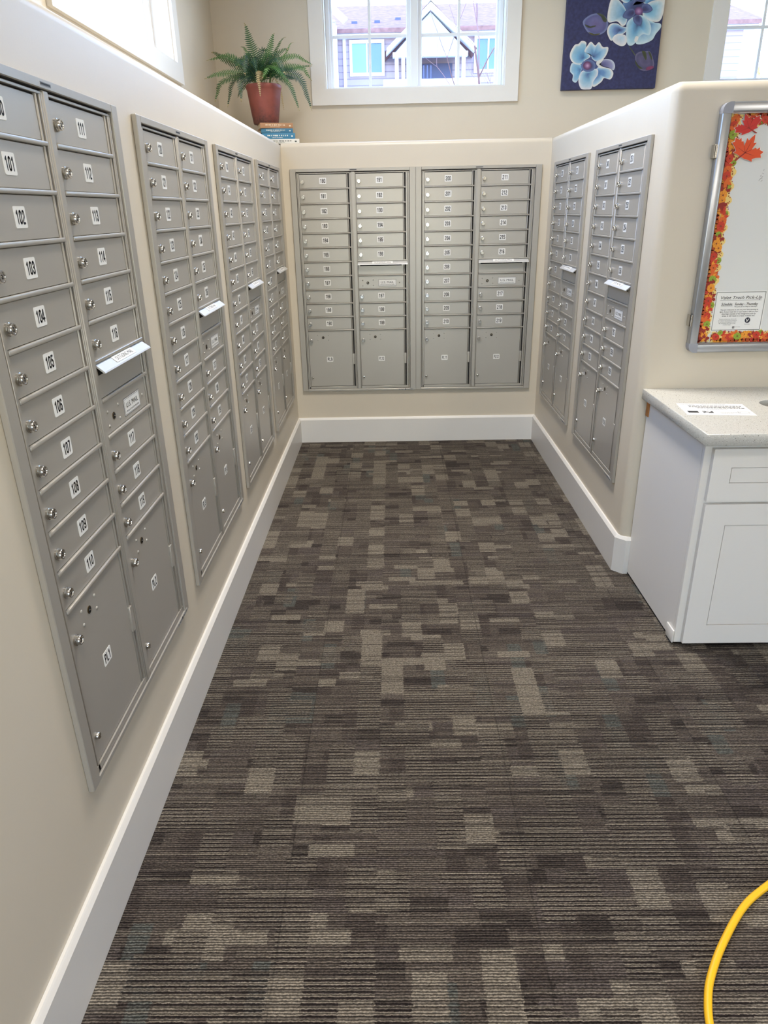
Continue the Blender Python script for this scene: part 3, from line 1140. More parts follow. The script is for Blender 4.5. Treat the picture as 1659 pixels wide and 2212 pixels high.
def maple(cx, cz, size, rot=0.0, sq=1.0):
    half = [(0, 1.0), (.10, .80), (.16, .60), (.30, .68), (.26, .44), (.25, .26), (.42, .46), (.50, .40), (.62, .56), (.66, .44), (.92, .44), (.84, .26), (.96, .14), (.70, .02), (.52, -.12), (.60, -.24), (.36, -.24), (.14, -.28), (.03, -.27)]
    pts = half + [(-x, z) for x, z in half[::-1][:-1]]
    c, s_ = math.cos(rot), math.sin(rot)
    return [(cx + size * (x * c - z * s_), cz + size * (x * s_ + z * c) * sq) for x, z in pts]

def pumpkin(mb, cx, cz, r, m, mline, M, y, rot):
    S = M @ T(cx, y, cz) @ Matrix.Rotation(rot, 4, 'Y')
    pts = []
    for k in range(28):
        a = 2 * PI * k / 28
        rr = r * (1 + .05 * math.cos(7 * a))
        pts.append((rr * math.cos(a), .9 * rr * math.sin(a)))
    mb.poly(pts, .0004, m, S)
    for k in range(7):
        a = 2 * PI * (k + .5) / 7
        d = Vector((math.cos(a), 0, math.sin(a)))
        n_ = Vector((-d.z, 0, d.x)) * r * .035
        p0, p1 = d * r * .15, d * r * .92
        mb.raw([p0 - n_ + Vector((0, -.0005, 0)), p1 - n_ * .3 + Vector((0, -.0005, 0)), p1 + n_ * .3 + Vector((0, -.0005, 0)), p0 + n_ + Vector((0, -.0005, 0))], [(0, 1, 2, 3)], mline, S)
    mb.poly([(-.16 * r, -.1 * r), (.16 * r, -.12 * r), (.12 * r, .2 * r), (-.1 * r, .18 * r)], .0007, AUT['brown'], S)

def border_strip(label, length, wd, M, flip, seed):
    """cardboard border with a scalloped inner edge, printed with pumpkins and leaves; runs along local x, inner edge up (+z)"""
    random.seed(seed)
    b = MB()
    pts = [(0, 0), (length, 0)]
    n = max(2, int(length / .045))
    for k in range(n, -1, -1):
        for j in range(5):
            x = length * (k + (.5 - j / 5)) / n
            if 0 <= x <= length:
                pts.append((x, wd * (.90 + .14 * math.cos(2 * PI * (j / 5 - .5)))))
    b.poly(pts, .0006, AUT['cream'], M)
    y = -.0007
    x = 0.006
    seq = ['amber', 'dkleaf', 'red', 'green', 'leaf', 'orange', 'pred', 'leaf2', 'pgreen', 'dkleaf', 'amber']
    i = seed
    while x < length - .004:
        kind = seq[i % len(seq)]
        i += 1
        lay = y - .0007 * (i % 5)
        zc = wd * random.uniform(.34, .62)
        r = wd * random.uniform(.24, .30)
        if kind in ('amber', 'red', 'orange', 'pred', 'pgreen', 'green'):
            mm = {'amber': 'amber', 'red': 'red', 'orange': 'orange', 'pred': 'red', 'pgreen': 'green', 'green': 'green'}[kind]
            if kind == 'green':
                r *= .7
                zc = wd * .75
            pumpkin(b, x, zc, r, AUT[mm], AUT[{'amber': 'dkor', 'red': 'dkred', 'orange': 'dkor', 'green': 'olive'}[mm]], M, lay, random.uniform(-.6, .6))
            x += r * 1.05
        else:
            mm = {'dkleaf': 'dkred', 'leaf': 'red', 'leaf2': 'orange'}[kind]
            lp = maple(x, zc, wd * .42, random.uniform(-1.6, 1.6))
            lp = [(min(max(px_, 0), length), min(max(pz_, 0), wd * 1.04)) for px_, pz_ in lp]
            b.poly(lp, .0004, AUT[mm], M @ T(0, lay, 0))
            if random.random() < .6:
                b.poly(maple(x, zc * .9, wd * .2, random.uniform(-1, 1)), .0004, AUT['amber'], M @ T(0, lay - .0005, 0))
            x += wd * .26
        # filler discs low down and berries near the edge
        pumpkin(b, min(x, length - .01), wd * .20, wd * .19, AUT[random.choice(['orange', 'red', 'dkor', 'amber'])], AUT['dkred'], M, y - .0002, random.uniform(-1, 1))
        for _ in range(2):
            q = (min(x + random.uniform(-.01, .01), length - .003), wd * random.uniform(.7, .86))
            b.lathe([(.0019, 0), (.0015, .0006)], AUT['dkred'], M @ T(q[0], lay - .0004, q[1]) @ FRONT, 8)
    o = b.build('autumn_border')
    return tag(o, label, 'border', 'autumn paper borders inside the notice board')

Ry = lambda a: Matrix.Rotation(a, 4, 'Y')
SW = 0.056
# along the left edge (inner edge towards +x), bottom edge, top edge
border_strip('autumn pumpkin border running upright along the hinged edge of the notice board', IZ1 - IZ0 - .004, SW, T(IX0 + .0005, BYS, IZ1 - .002) @ Ry(PI / 2), False, 4)
border_strip('autumn pumpkin border along the bottom of the notice board, below the trash notice', 0.80, .052, T(IX0 + SW + .002, BYS, IZ0 + .0005), False, 1)
border_strip('autumn pumpkin border along the top of the notice board', 0.80, .044, T(IX0 + SW + .80 + .002, BYS, IZ1 - .0005) @ Ry(PI), False, 7)

def maple_cutout(cx, cz, size, rot, mcol, mvein, stem, label, y):
    t = thing('paper_maple_leaf', label, 'paper leaf', (cx, y, cz), group='paper maple leaves')
    b = MB()
    b.poly(maple(0, 0, size * 1.05, rot), .0005, LABELW, T(0, 0.0004, 0))
    b.poly(maple(0, 0, size, rot), .0012, mcol)
    for k in range(5):
        a = rot + (k - 2) * .72
        L_ = size * (.8 if k == 2 else .62)
        d = Vector((-math.sin(a), 0, math.cos(a)))
        n_ = Vector((d.z, 0, -d.x)) * size * .016
        yv = Vector((0, -.0014, 0))
        b.raw([yv - n_, yv + n_, yv + d * L_], [(0, 1, 2)], mvein)
    b.build('leaf_blade', t)
    b = MB()
    c, s_ = math.cos(rot), math.sin(rot)
    def R_(x, z):
        return (x * c - z * s_, x * s_ + z * c)
    b.poly([R_(-.03 * size, 0), R_(.03 * size, 0), R_(stem * size + .05 * size, -.55 * size), R_(stem * size - .05 * size, -.56 * size)], .0016, AUT['dkred'])
    b.build('leaf_stem', t)
LEAFG = mat('maple_red', (204, 40, 34), .5)
LEAFO = mat('maple_orange', (226, 78, 28), .5)
maple_cutout(1.957, 1.782, .050, .42, LEAFG, AUT['dkred'], .42, 'red paper maple leaf, the upper of two in the notice board corner', BYS - .0045)
maple_cutout(1.957, 1.703, .064, -.42, LEAFO, AUT['dkred'], -.30, 'orange paper maple leaf, the lower of two in the notice board corner', BYS - .0062)

# trash notice
t = thing('printed_notice', 'white printed trash pick-up notice with a grey line border, inside the notice board', 'notice', (1.938, BYS - .0003, 1.076))
NWD, NHT = 0.190, 0.145
b = MB()
b.box(-.004, NWD + .004, -.0006, 0, -.004, NHT + .004, PAPER)
b.build('sheet', t)
b = MB()
LG = mat('notice_border_grey', (120, 124, 116), .6)
for a in ((0, NWD, 0, .0022), (0, NWD, NHT - .0022, NHT), (0, .0022, 0, NHT), (NWD - .0022, NWD, 0, NHT)):
    b.box(a[0], a[1], -.0009, -.0006, a[2], a[3], LG)
b.build('border_line', t)
b = MB()
def tx(s_, x, z, h, wd, m=INK, bold=0.0, shear=0.0):
    b.text(s_, m, T(x, -.0010, z), height=h, width=wd, bold=bold, shear=shear)
tx('Valet Trash Pick-Up', .098, .1245, .0125, .158, INK, .004, .25)
b.box(.018, .176, -.0010, -.0007, .1135, .1145, INK)
tx('Schedule:', .046, .1000, .0095, .044, INK, .016, .25)
b.box(.024, .068, -.0010, -.0007, .0920, .0930, INK)
tx('Sunday - Thursday', .121, .1000, .0095, .090, INK, .016, .2)
tx('*NO pick ups on Fridays or Saturdays*', .120, .0900, .0042, .090, INK, .008, .2)
for k, s_ in enumerate(('You are welcome to set out your bins starting at', '5pm. If your trash bin or any waste is left on your', 'doorstep outside of the designated pick-up', 'times, it will result in a lease violation fee.')):
    tx(s_, .097, .0785 - k * .0078, .0050, (.146, .150, .132, .128)[k], INK, .012, .15)
for k, s_ in enumerate(('To ensure quick pick-ups, submit a pick-', 'up request and receive assistance', 'in real time and bring back to your', 'bin, download the Valet Living', 'resident app!')):
    tx(s_, .058, .0430 - k * .0054, .0034, (.070, .072, .069, .064, .030)[k], INK, .004)
b.lathe([(.0105, .0006), (.0105, .0010)], mat('navy_ink', (26, 32, 48), .5), T(.136, 0, .0375) @ FRONT, 28)
b.text('V', LABELW, T(.136, -.0014, .0375), height=.0125, xs=1.0, bold=.03, shear=.15)
tx('ValetLiving', .136, .0225, .0030, .021)
b.box(.081, .089, -.0010, -.0006, .0065, .0145, INK)
b.box(.0825, .0875, -.0013, -.0010, .0085, .0095, LABELW)
b.box(.0825, .0875, -.0013, -.0010, .0110, .0120, LABELW)
tx('EQUAL HOUSING', .101, .0122, .0024, .021, INKF)
b.build('print', t)

# ------------------------------------------------------------------ painting
t = thing('flower_painting', 'navy canvas painted with two pale blue flowers and buds, on the upper wall', 'painting', (0, 0, 0))
PY = 0.415
PX0, PX1, PZ0, PZ1 = 1.803, 2.411, 2.236, 3.02
NAVY = mat('navy_canvas', (42, 45, 84), 0.6, noise=0.30, nscale=55)
PAINT = attr_material('flower_paint', .6, .10, 40)
b = MB()
b.box(PX0, PX1, PY, DL - .0005, PZ0, PZ1, NAVY, .002)
b.build('canvas', t)
def PP(u, v):
    vf = v / 1275.0
    xl, xr = 165 - 80 * vf, 1570 - 140 * vf
    return PX0 + (PX1 - PX0) * (u - xl) / (xr - xl), 2.72 - .482 * vf
LAYER = [0.0006]
def petal(mb, pts, root, c0, c1, c2, edge=None):
    y = PY - LAYER[0]
    LAYER[0] += .00035
    q = smooth_closed([PP(*p) for p in pts], 5)
    n = len(q)
    r = Vector(PP(*root))
    cols = [tuple(.80 * k_ for k_ in lin(c)) for c in (c0, c1, c2, edge or c2)]
    rings = [0.02, 0.45, 0.8, 0.93, 1.0]
    rc = [cols[0], cols[1], cols[2], cols[3], cols[3]]
    cen = sum((Vector(p) for p in q), Vector((0, 0))) / n
    r = r * .4 + cen * .6
    vs, cs, fs = [], [], []
    for k, f in enumerate(rings):
        for p in q:
            pp = r + (Vector(p) - r) * f
            vs.append((min(max(pp.x, PX0), PX1), y, max(pp.y, PZ0)))
            cs.append(rc[k])
    fs.append(tuple(range(n)))
    for k in range(len(rings) - 1):
        for i in range(n):
            fs.append((k * n + i, k * n + (i + 1) % n, (k + 1) * n + (i + 1) % n, (k + 1) * n + i))
    mb.raw(vs, fs, PAINT, None, False, cs)
BLU, LBL, PAL, WHT = (78, 120, 170), (120, 176, 214), (186, 216, 230), (232, 230, 226)
DKB, PUR, MAU = (58, 72, 116), (96, 84, 120), (140, 120, 160)
b = MB()
rt = (1190, 170)
petal(b, [(1190 + 250 * math.cos(a * PI / 6), 165 + 270 * math.sin(a * PI / 6)) for a in range(12)], rt, (64, 60, 100), (70, 80, 124), (90, 120, 170), (110, 150, 196))
petal(b, [(930, 0), (1000, 45), (1075, 10), (1150, -90), (1250, -200), (1100, -300), (900, -200), (850, -60)], rt, BLU, LBL, PAL, WHT)
petal(b, [(1230, 20), (1320, -60), (1480, -180), (1600, -100), (1570, 20), (1540, 120), (1380, 110)], rt, BLU, LBL, PAL, WHT)
petal(b, [(1300, 80), (1420, 20), (1560, 30), (1545, 200), (1490, 310), (1380, 310), (1250, 230)], rt, LBL, (150, 198, 222), (206, 224, 230), WHT)
petal(b, [(800, -20), (745, 190), (760, 310), (880, 300), (960, 370), (1020, 310), (1010, 150), (900, 0)], rt, (90, 140, 186), (150, 190, 214), (196, 216, 226), WHT)
petal(b, [(1150, 600), (1230, 635), (1380, 580), (1440, 490), (1512, 400), (1500, 345), (1420, 330), (1330, 300), (1280, 420)], rt, DKB, (130, 170, 206), (180, 212, 226), (206, 226, 232))
petal(b, [(750, 380), (742, 470), (800, 575), (870, 500), (980, 475), (1030, 400), (950, 370), (880, 330), (800, 330)], (1010, 420), DKB, (110, 140, 190), (160, 196, 220), WHT)
petal(b, [(1040, 300), (1010, 450), (1030, 620), (1090, 650), (1150, 605), (1190, 540), (1260, 490), (1350, 505), (1368, 380), (1300, 260), (1180, 220)], rt, DKB, LBL, (172, 210, 226), (200, 222, 230))
petal(b, [(812, 550), (860, 615), (955, 656), (1018, 610), (1010, 510), (930, 480), (860, 490)], (1000, 500), PAL, (206, 216, 226), (226, 224, 226), WHT)
petal(b, [(1130, 575), (1150, 520), (1190, 530), (1170, 590), (1145, 600)], (1160, 540), WHT, WHT, WHT)
for pts in ([(960, 240), (1010, 150), (1110, 130), (1140, 200), (1060, 270)], [(1100, 80), (1160, 30), (1270, 40), (1290, -40), (1230, -60), (1130, -20)], [(1240, 80), (1330, 70), (1390, 150), (1310, 190), (1240, 180)], [(1110, 250), (1130, 330), (1215, 370), (1240, 270), (1180, 220)]):
    petal(b, pts, rt, (64, 56, 96), (70, 78, 124), (96, 110, 156), (84, 96, 140))
petal(b, [(1190 + 60 * math.cos(a * PI / 5), 165 + 58 * math.sin(a * PI / 5)) for a in range(10)], rt, (190, 150, 190), (150, 110, 160), (110, 74, 120))
b.build('large_flower', t)
b = MB()
rt = (470, 930)
LAYER[0] = .0006
petal(b, [(480 + 170 * math.cos(a * PI / 6), 930 + 180 * math.sin(a * PI / 6)) for a in range(12)], rt, (60, 52, 90), (62, 66, 110), (76, 96, 150), (96, 130, 180))
petal(b, [(610, 880), (720, 835), (820, 860), (857, 940), (832, 1000), (760, 960), (640, 955)], rt, (60, 56, 90), (110, 110, 156), (150, 150, 190), (200, 206, 222))
petal(b, [(230, 890), (208, 1000), (250, 1060), (243, 1140), (290, 1172), (330, 1120), (370, 1000), (380, 920), (300, 890)], rt, BLU, LBL, (150, 192, 220), (200, 220, 230))
petal(b, [(600, 960), (700, 960), (790, 980), (832, 1050), (790, 1135), (700, 1115), (660, 1170), (560, 1240), (520, 1200), (560, 1080)], rt, BLU, (110, 150, 200), (170, 204, 226), WHT)
petal(b, [(208, 740), (270, 625), (330, 605), (375, 565), (440, 590), (440, 690), (500, 790), (420, 850), (380, 895), (290, 900), (220, 840)], rt, (74, 110, 160), LBL, (160, 200, 220), WHT)
petal(b, [(415, 720), (460, 630), (510, 580), (570, 635), (625, 588), (680, 660), (755, 665), (745, 745), (690, 830), (600, 870), (530, 830), (500, 760)], rt, (70, 90, 140), (120, 168, 208), (176, 206, 226), WHT)
petal(b, [(690, 830), (600, 865), (588, 910), (640, 965), (700, 960), (630, 915), (660, 880)], (640, 920), WHT, WHT, WHT)
petal(b, [(375, 1010), (330, 1130), (350, 1240), (400, 1278), (510, 1272), (545, 1160), (605, 1070), (600, 980), (480, 990)], rt, (80, 110, 160), (140, 186, 214), (190, 214, 228), (226, 226, 230))
petal(b, [(470 + 105 * math.cos(a * PI / 5), 930 + 90 * math.sin(a * PI / 5)) for a in range(10)], rt, (60, 50, 84), (66, 64, 104), (92, 108, 156), (100, 120, 166))
petal(b, [(455 + 60 * math.cos(a * PI / 5), 925 + 62 * math.sin(a * PI / 5)) for a in range(10)], rt, (206, 170, 206), (150, 106, 150), (104, 66, 104))
b.build('small_flower', t)
b = MB()
LAYER[0] = .0006
petal(b, [(390, 300), (460, 220), (560, 182), (660, 190), (730, 250), (755, 340), (720, 430), (640, 480), (540, 485), (450, 430)], (560, 330), (112, 100, 146), (108, 104, 152), (90, 92, 140), (120, 128, 170))
petal(b, [(590, 180), (680, 200), (735, 270), (720, 310), (680, 290), (650, 230)], (690, 250), (62, 66, 50), (62, 66, 50), (74, 80, 60))
petal(b, [(420, 330), (480, 360), (560, 350), (580, 360), (500, 385), (440, 365)], (500, 365), (70, 72, 56), (66, 68, 54), (72, 76, 62))
petal(b, [(470, 440), (540, 470), (640, 465), (600, 488), (520, 484)], (560, 474), (70, 72, 40), (70, 72, 40), (90, 84, 40))
b.build('bud', t)
b = MB()
petal(b, [(1145, 800), (1200, 745), (1290, 735), (1360, 745), (1405, 860), (1412, 960), (1330, 1018), (1230, 1010), (1160, 930)], (1280, 880), (86, 80, 112), (96, 90, 124), (80, 78, 112), (110, 104, 136))
petal(b, [(1240, 740), (1290, 740), (1310, 830), (1290, 860)], (1280, 800), (62, 68, 44), (62, 68, 44), (70, 76, 50))
petal(b, [(1330, 740), (1370, 770), (1390, 860), (1370, 850)], (1370, 800), (62, 68, 44), (62, 68, 44), (70, 76, 50))
petal(b, [(1310, 970), (1380, 950), (1415, 970), (1370, 1005), (1300, 1010)], (1360, 980), (130, 50, 90), (140, 60, 100), (120, 60, 96))
petal(b, [(1145, 860), (1180, 930), (1250, 985), (1200, 985), (1150, 920)], (1190, 940), (62, 68, 44), (62, 68, 44), (70, 76, 50))
petal(b, [(1050, 650), (1090, 700), (1150, 790), (1140, 795), (1080, 710)], (1090, 710), (70, 76, 60), (70, 76, 60), (90, 96, 76))
b.build('bud', t)

# ------------------------------------------------------------------ books and fern on the ledge
BOOKS = [('white_spine', (226, 224, 216), (60, 70, 66), .026, .235, .165, .030, 'white book with dark spine lettering, lowest in the stack under the fern'),
         ('blue_a', (60, 128, 164), (222, 226, 220), .034, .205, .150, .018, 'thicker blue book, second from the bottom of the stack under the fern'),
         ('blue_b', (58, 120, 152), (222, 224, 214), .026, .198, .150, .006, 'thinner blue book right below the tan one in the stack'),
         ('tan', (176, 132, 96), (232, 216, 190), .030, .205, .155, .0, 'tan book on top of the stack, directly under the flower pot')]
bz = ZL + .0006
TITLES = ['TIDES AND LETTERS', 'The Northern Garden', 'Field Notes', 'A Quiet Year']
for i, (nm, c, ink, th, wd, dp, off, lab) in enumerate(BOOKS):
    t = thing('book', lab, 'book', (-.045 + off, .140, bz), math.radians((7, 9, 12, 16)[i]), 'books stacked under the fern')
    CV = mat('book_cover_' + nm, c, .45)
    PG = mat('book_pages_' + nm, (214, 206, 188), .8)
    IK = mat('book_ink_' + nm, ink, .5)
    b = MB()
    b.box(-wd / 2, wd / 2, -dp / 2, dp / 2, 0, .0028, CV, .0006)
    b.box(-wd / 2, wd / 2, -dp / 2, dp / 2, th - .0028, th, CV, .0006)
    b.box(-wd / 2, wd / 2, -dp / 2 - .002, -dp / 2 + .003, .0, th, CV, .0015, 2)
    b.build('cover', t)
    b = MB()
    b.box(-wd / 2 + .004, wd / 2 - .004, -dp / 2 + .003, dp / 2 - .004, .0028, th - .0028, PG)
    b.build('pages', t)
    b = MB()
    # spine lettering is too small to read in the place: short printed strokes
    random.seed(i + 40)
    for z_, h_, x0, x1 in ((th * .58, th * .22, -wd * .34, wd * .26), (th * .26, th * .10, -wd * .2, wd * .1)):
        x = x0
        while x < x1:
            l_ = random.uniform(.5, 1.3) * h_
            b.box(x, x + l_, -dp / 2 - .0024, -dp / 2 - .0019, z_ - h_ / 2 * random.uniform(.6, 1), z_ + h_ / 2, IK)
            x += l_ + h_ * random.choice((.25, .25, .9))
    b.box(wd * .38, wd * .43, -dp / 2 - .0024, -dp / 2 - .0019, th * .35, th * .6, IK)
    b.build('spine_print', t)
    bz += th + .0003

def pot_material():
    m = mat('worn_terracotta', (140, 74, 64), .55, noise=.12, nscale=14)
    bs = m.node_tree.nodes['Principled BSDF']
    q = NB(m)
    tc = q.n('ShaderNodeTexCoord')
    sp = q.n('ShaderNodeSeparateXYZ')
    m.node_tree.links.new(tc.outputs['Object'], sp.inputs[0])
    n = q.n('ShaderNodeTexNoise')
    n.inputs['Scale'].default_value = 16
    n.inputs['Detail'].default_value = 8
    m.node_tree.links.new(tc.outputs['Object'], n.inputs['Vector'])
    n2 = q.n('ShaderNodeTexNoise')
    n2.inputs['Scale'].default_value = 90
    n2.inputs['Detail'].default_value = 4
    m.node_tree.links.new(tc.outputs['Object'], n2.inputs['Vector'])
    h = q.m('ADD', q.m('DIVIDE', sp.outputs[2], .10), q.m('MULTIPLY', q.m('SUBTRACT', n.outputs['Fac'], .5), 1.6))
    f = q.m('SUBTRACT', 1.0, q.m('MINIMUM', q.m('MAXIMUM', h, 0), 1))
    f = q.m('MULTIPLY', f, q.m('MULTIPLY_ADD', n2.outputs['Fac'], 1.6, -.1))
    f = q.m('MINIMUM', q.m('MAXIMUM', f, 0), .85)
    old = bs.inputs['Base Color'].links[0].from_socket
    m.node_tree.links.new(q.mix(f, old, (*lin((58, 44, 44)), 1)), bs.inputs['Base Color'])
    return m

PXC, PYC = -.100, .150
t = thing('potted_fern', 'green fern in a worn red clay pot standing on the stack of books', 'potted plant', (PXC, PYC, bz))
POT = pot_material()
SOIL = mat('potting_soil', (30, 24, 20), .95)
b = MB()
b.lathe([(.076, 0), (.078, .004), (.090, .080), (.101, .160), (.1045, .184), (.1060, .188), (.1090, .194), (.1100, .204), (.1085, .212), (.105, .215), (.101, .212), (.098, .195)], POT, None, 40, True)
b.build('pot', t, 50)
b = MB()
b.lathe([(.099, .196), (.06, .203), (.01, .206)], SOIL, None, 24)
b.build('soil', t)
FERN = [mat('fern_leaf_' + str(k), c, .5, noise=.15, nscale=40) for k, c in enumerate(((44, 84, 46), (60, 104, 50), (34, 68, 52), (82, 124, 58)))]
DRY = mat('dry_frond', (176, 158, 116), .7)
STEM = mat('fern_stem', (96, 120, 62), .6)
SC = .2049
def zp(u, v):
    """photo crop position -> offset from the pot's foot in the plane of the pot"""
    return ((u - 735) * .00060, (1115 - v) * .00053)
FR = [  # base, mid, tip in the crop; depth of mid and tip; half width of the blade; tone
    ((710, 600), (640, 300), (600, 112), -.03, -.06, .038, 0), ((600, 560), (400, 415), (180, 455), -.02, -.02, .034, 1),
    ((590, 560), (330, 420), (195, 340), .04, .09, .028, 0), ((560, 600), (310, 600), (165, 662), -.05, -.10, .026, 1),
    ((560, 620), (340, 690), (262, 900), -.09, -.13, .030, 0), ((580, 620), (440, 680), (370, 945), -.05, -.08, .026, 2),
    ((620, 620), (530, 700), (530, 905), -.10, -.13, .026, 2), ((740, 560), (830, 390), (905, 225), -.05, -.08, .032, 1),
    ((780, 540), (890, 330), (980, 210), .04, .08, .018, 0), ((860, 500), (960, 400), (1052, 255), .05, .10, .010, 3),
    ((850, 520), (1060, 430), (1255, 512), -.02, .02, .024, 1), ((860, 560), (1080, 530), (1235, 500), .05, .09, .020, 0),
    ((870, 560), (1130, 545), (1242, 685), -.02, -.02, .026, 1), ((860, 580), (1120, 660), (1238, 1000), -.07, -.09, .028, 2),
    ((850, 600), (1020, 730), (1115, 1005), -.10, -.13, .020, 0), ((720, 590), (725, 640), (735, 865), -.15, -.155, .018, 4),
    ((790, 540), (900, 580), (1040, 745), -.14, -.17, .028, 1), ((760, 580), (830, 580), (770, 690), -.14, -.17, .026, 3),
    ((620, 580), (510, 480), (522, 585), -.12, -.16, .024, 2), ((790, 520), (900, 460), (1000, 650), -.10, -.14, .036, 2),
    ((720, 520), (730, 350), (800, 345), .03, .06, .030, 2), ((640, 560), (540, 430), (440, 430), .05, .09, .030, 0),
    ((650, 560), (560, 330), (495, 280), .07, .12, .020, 1), ((700, 560), (690, 470), (720, 640), -.13, -.17, .032, 2),
    ((650, 560), (600, 470), (600, 650), -.12, -.16, .030, 2), ((800, 560), (880, 400), (1010, 330), .03, .06, .026, 0),
    ((880, 640), (905, 780), (925, 960), .02, .02, .008, 4), ((600, 640), (480, 740), (425, 810), .06, .10, .016, 0),
    ((720, 560), (780, 420), (870, 420), -.03, -.02, .034, 0), ((700, 560), (600, 400), (540, 500), .0, -.05, .030, 1),
    ((760, 580), (960, 620), (1080, 640), .03, .06, .030, 2), ((700, 580), (560, 640), (470, 660), .04, .08, .030, 2)]
random.seed(11)
for bs_, md, tp, dm, dt, hw, tone in FR:
    bx, bzz = zp(*bs_)
    mx, mz = zp(*md)
    tx_, tz = zp(*tp)
    pts = spline([(bx * .45, 0, .20), (bx * .7 + mx * .1, dm * .35, max(bzz, .23)), (mx, dm, mz), (mx * .35 + tx_ * .65, dm * .4 + dt * .6, mz * .30 + tz * .70 + abs(mz - tz) * .12), (tx_, dt, tz)], 9)
    n = len(pts)
    b = MB()
    b.tube(pts, [.0018 * (1 - .75 * i / n) for i in range(n)], STEM if tone < 4 else DRY, 5)
    fm = FERN[tone] if tone < 4 else DRY
    # blade faces the viewer or the sky: side vector
    L_ = sum((pts[i + 1] - pts[i]).length for i in range(n - 1))
    step = .0104
    acc, pos = 0.0, 0
    s0 = 0.0
    i = 0
    d_along = 0.0
    samples = []
    for i in range(n - 1):
        seg = (pts[i + 1] - pts[i])
        l_ = seg.length
        while s0 <= d_along + l_:
            samples.append((pts[i] + seg * ((s0 - d_along) / l_), seg.normalized(), s0 / L_))
            s0 += step
        d_along += l_
    roll = random.uniform(-.5, .5)
    for p, d, f in samples:
        if f < .16:
            continue
        side = d.cross(Vector((0, -1, 0.45)))
        if side.length < .1:
            side = Vector((1, 0, 0))
        side.normalize()
        side = Matrix.Rotation(roll, 3, d) @ side
        nrm = side.cross(d).normalized()
        w_ = 1.3 * hw * (min(1, (f - .10) / .22) ** .7) * (1 - max(0, (f - .35) / .65) ** 1.6) + .002
        for s_ in (1, -1):
            dirv = (side * s_ + d * .35 + nrm * random.uniform(-.12, .12) - Vector((0, 0, .14))).normalized()
            wl = w_ * random.uniform(.88, 1.08)
            e = d * .0038
            b.raw([p - e, p + dirv * wl * .55 - e * .8 + nrm * .0012, p + dirv * wl, p + dirv * wl * .55 + e * .8 + nrm * .0012, p + e],
                  [(0, 1, 3, 4), (1, 2, 3)], fm if not (tone < 4 and f > .95) else DRY)
    o = b.build('frond', t)
    if tone == 4:
        o['label'] = 'dried tan frond'

# ------------------------------------------------------------------ yellow cord on the carpet
CP = [(1.95, -3.50), (1.72, -3.615), (1.575, -3.699), (1.49, -3.757), (1.405, -3.845), (1.347, -3.92), (1.319, -3.972), (1.301, -4.03), (1.292, -4.12), (1.30, -4.25), (1.36, -4.42), (1.5, -4.55)]
b = MB()
b.tube(spline([(x, y, .0092) for x, y in CP], 8), .0085, CORD, 12)
tag(b.build('extension_cord'), 'yellow cord lying in a curve on the dark carpet', 'cord')

# ------------------------------------------------------------------ outside: the houses and trees seen through the windows
SID = mat('lavender_siding', (176, 166, 186), .8)
SIDB = SID.node_tree
q = NB(SID)
tcx = q.n('ShaderNodeTexCoord')
spx = q.n('ShaderNodeSeparateXYZ')
SIDB.links.new(tcx.outputs['Object'], spx.inputs[0])
st = q.m('GREATER_THAN', q.m('FRACT', q.m('DIVIDE', spx.outputs[2], .19)), .86)
SIDB.links.new(q.mix(st, (*lin((182, 166, 178)), 1), (*lin((146, 132, 146)), 1)), SIDB.nodes['Principled BSDF'].inputs['Base Color'])
SHG = mat('shingle_gable', (170, 174, 176), .8)
ROOFM = mat('pink_grey_shingles', (146, 108, 104), .9, noise=.25, nscale=7)
HTRIM = mat('house_trim', (240, 240, 244), .7)
PANE = mat('house_pane', (96, 128, 150), .2)
BLIND = mat('house_blind', (130, 172, 178), .4)
DARKP = mat('vent_blue_and_porch_shade', (78, 84, 120), .6)
GROUND = mat('outside_ground', (150, 150, 146), .95, noise=.2, nscale=2)
b = MB()
b.box(-70, 70, DL + .7, 90, -.3, -.06, GROUND)
b.box(-70, -DL - .6, YB - 30, DL + .7, -.3, -.06, GROUND)
b.box(XR + .4, 70, YB - 30, DL + .7, -.3, -.06, GROUND)
b.box(-DL - .6, XR + .4, YB - 30, YB - .4, -.3, -.06, GROUND)
tag(b.build('ground'), kind='structure')

YH = 22.0
t = thing('apartment_house', 'lavender sided house with a porch gable seen through the end window', 'house', (0, YH, 0))
b = MB()
b.box(-.95, 12, 0, 8, -.06, 6.75, SID)
b.box(-2.6, -.95, -1.2, 8, -.06, 6.9, SID)
b.build('wall', t)
b = MB()
b.poly([(-2.7, 6.6), (12.3, 6.6), (12.3, 6.72), (-2.7, 6.72)], .35, HTRIM, T(0, 0, 0))
b.box(-1.02, -.90, -1.25, -1.18, 0, 6.7, HTRIM)
b.box(-.80, -.70, -.05, 0.0, 0, 6.6, HTRIM)
b.build('trim', t)
b = MB()
# main roof slope: rises away from us
b.raw([(-2.8, -.45, 6.68), (12.4, -.45, 6.68), (12.4, 4, 8.25), (-2.8, 4, 8.25), (-2.8, -.45, 6.80), (12.4, -.45, 6.80), (12.4, 4, 8.37), (-2.8, 4, 8.37)],
      [(3, 2, 1, 0), (4, 5, 6, 7), (0, 1, 5, 4), (2, 3, 7, 6), (1, 2, 6, 5), (3, 0, 4, 7)], ROOFM)
b.build('roof', t)
b = MB()
b.raw([(-2.6, -1.35, 8.4), (-.70, -1.35, 6.78), (-.55, -1.35, 6.90), (-2.6, -1.35, 8.62), (-2.6, -1.15, 8.4), (-.70, -1.15, 6.78), (-.55, -1.15, 6.90), (-2.6, -1.15, 8.62)],
      [(0, 1, 2, 3), (7, 6, 5, 4), (0, 4, 5, 1), (1, 5, 6, 2), (2, 6, 7, 3), (3, 7, 4, 0)], HTRIM)
b.build('bargeboard', t)
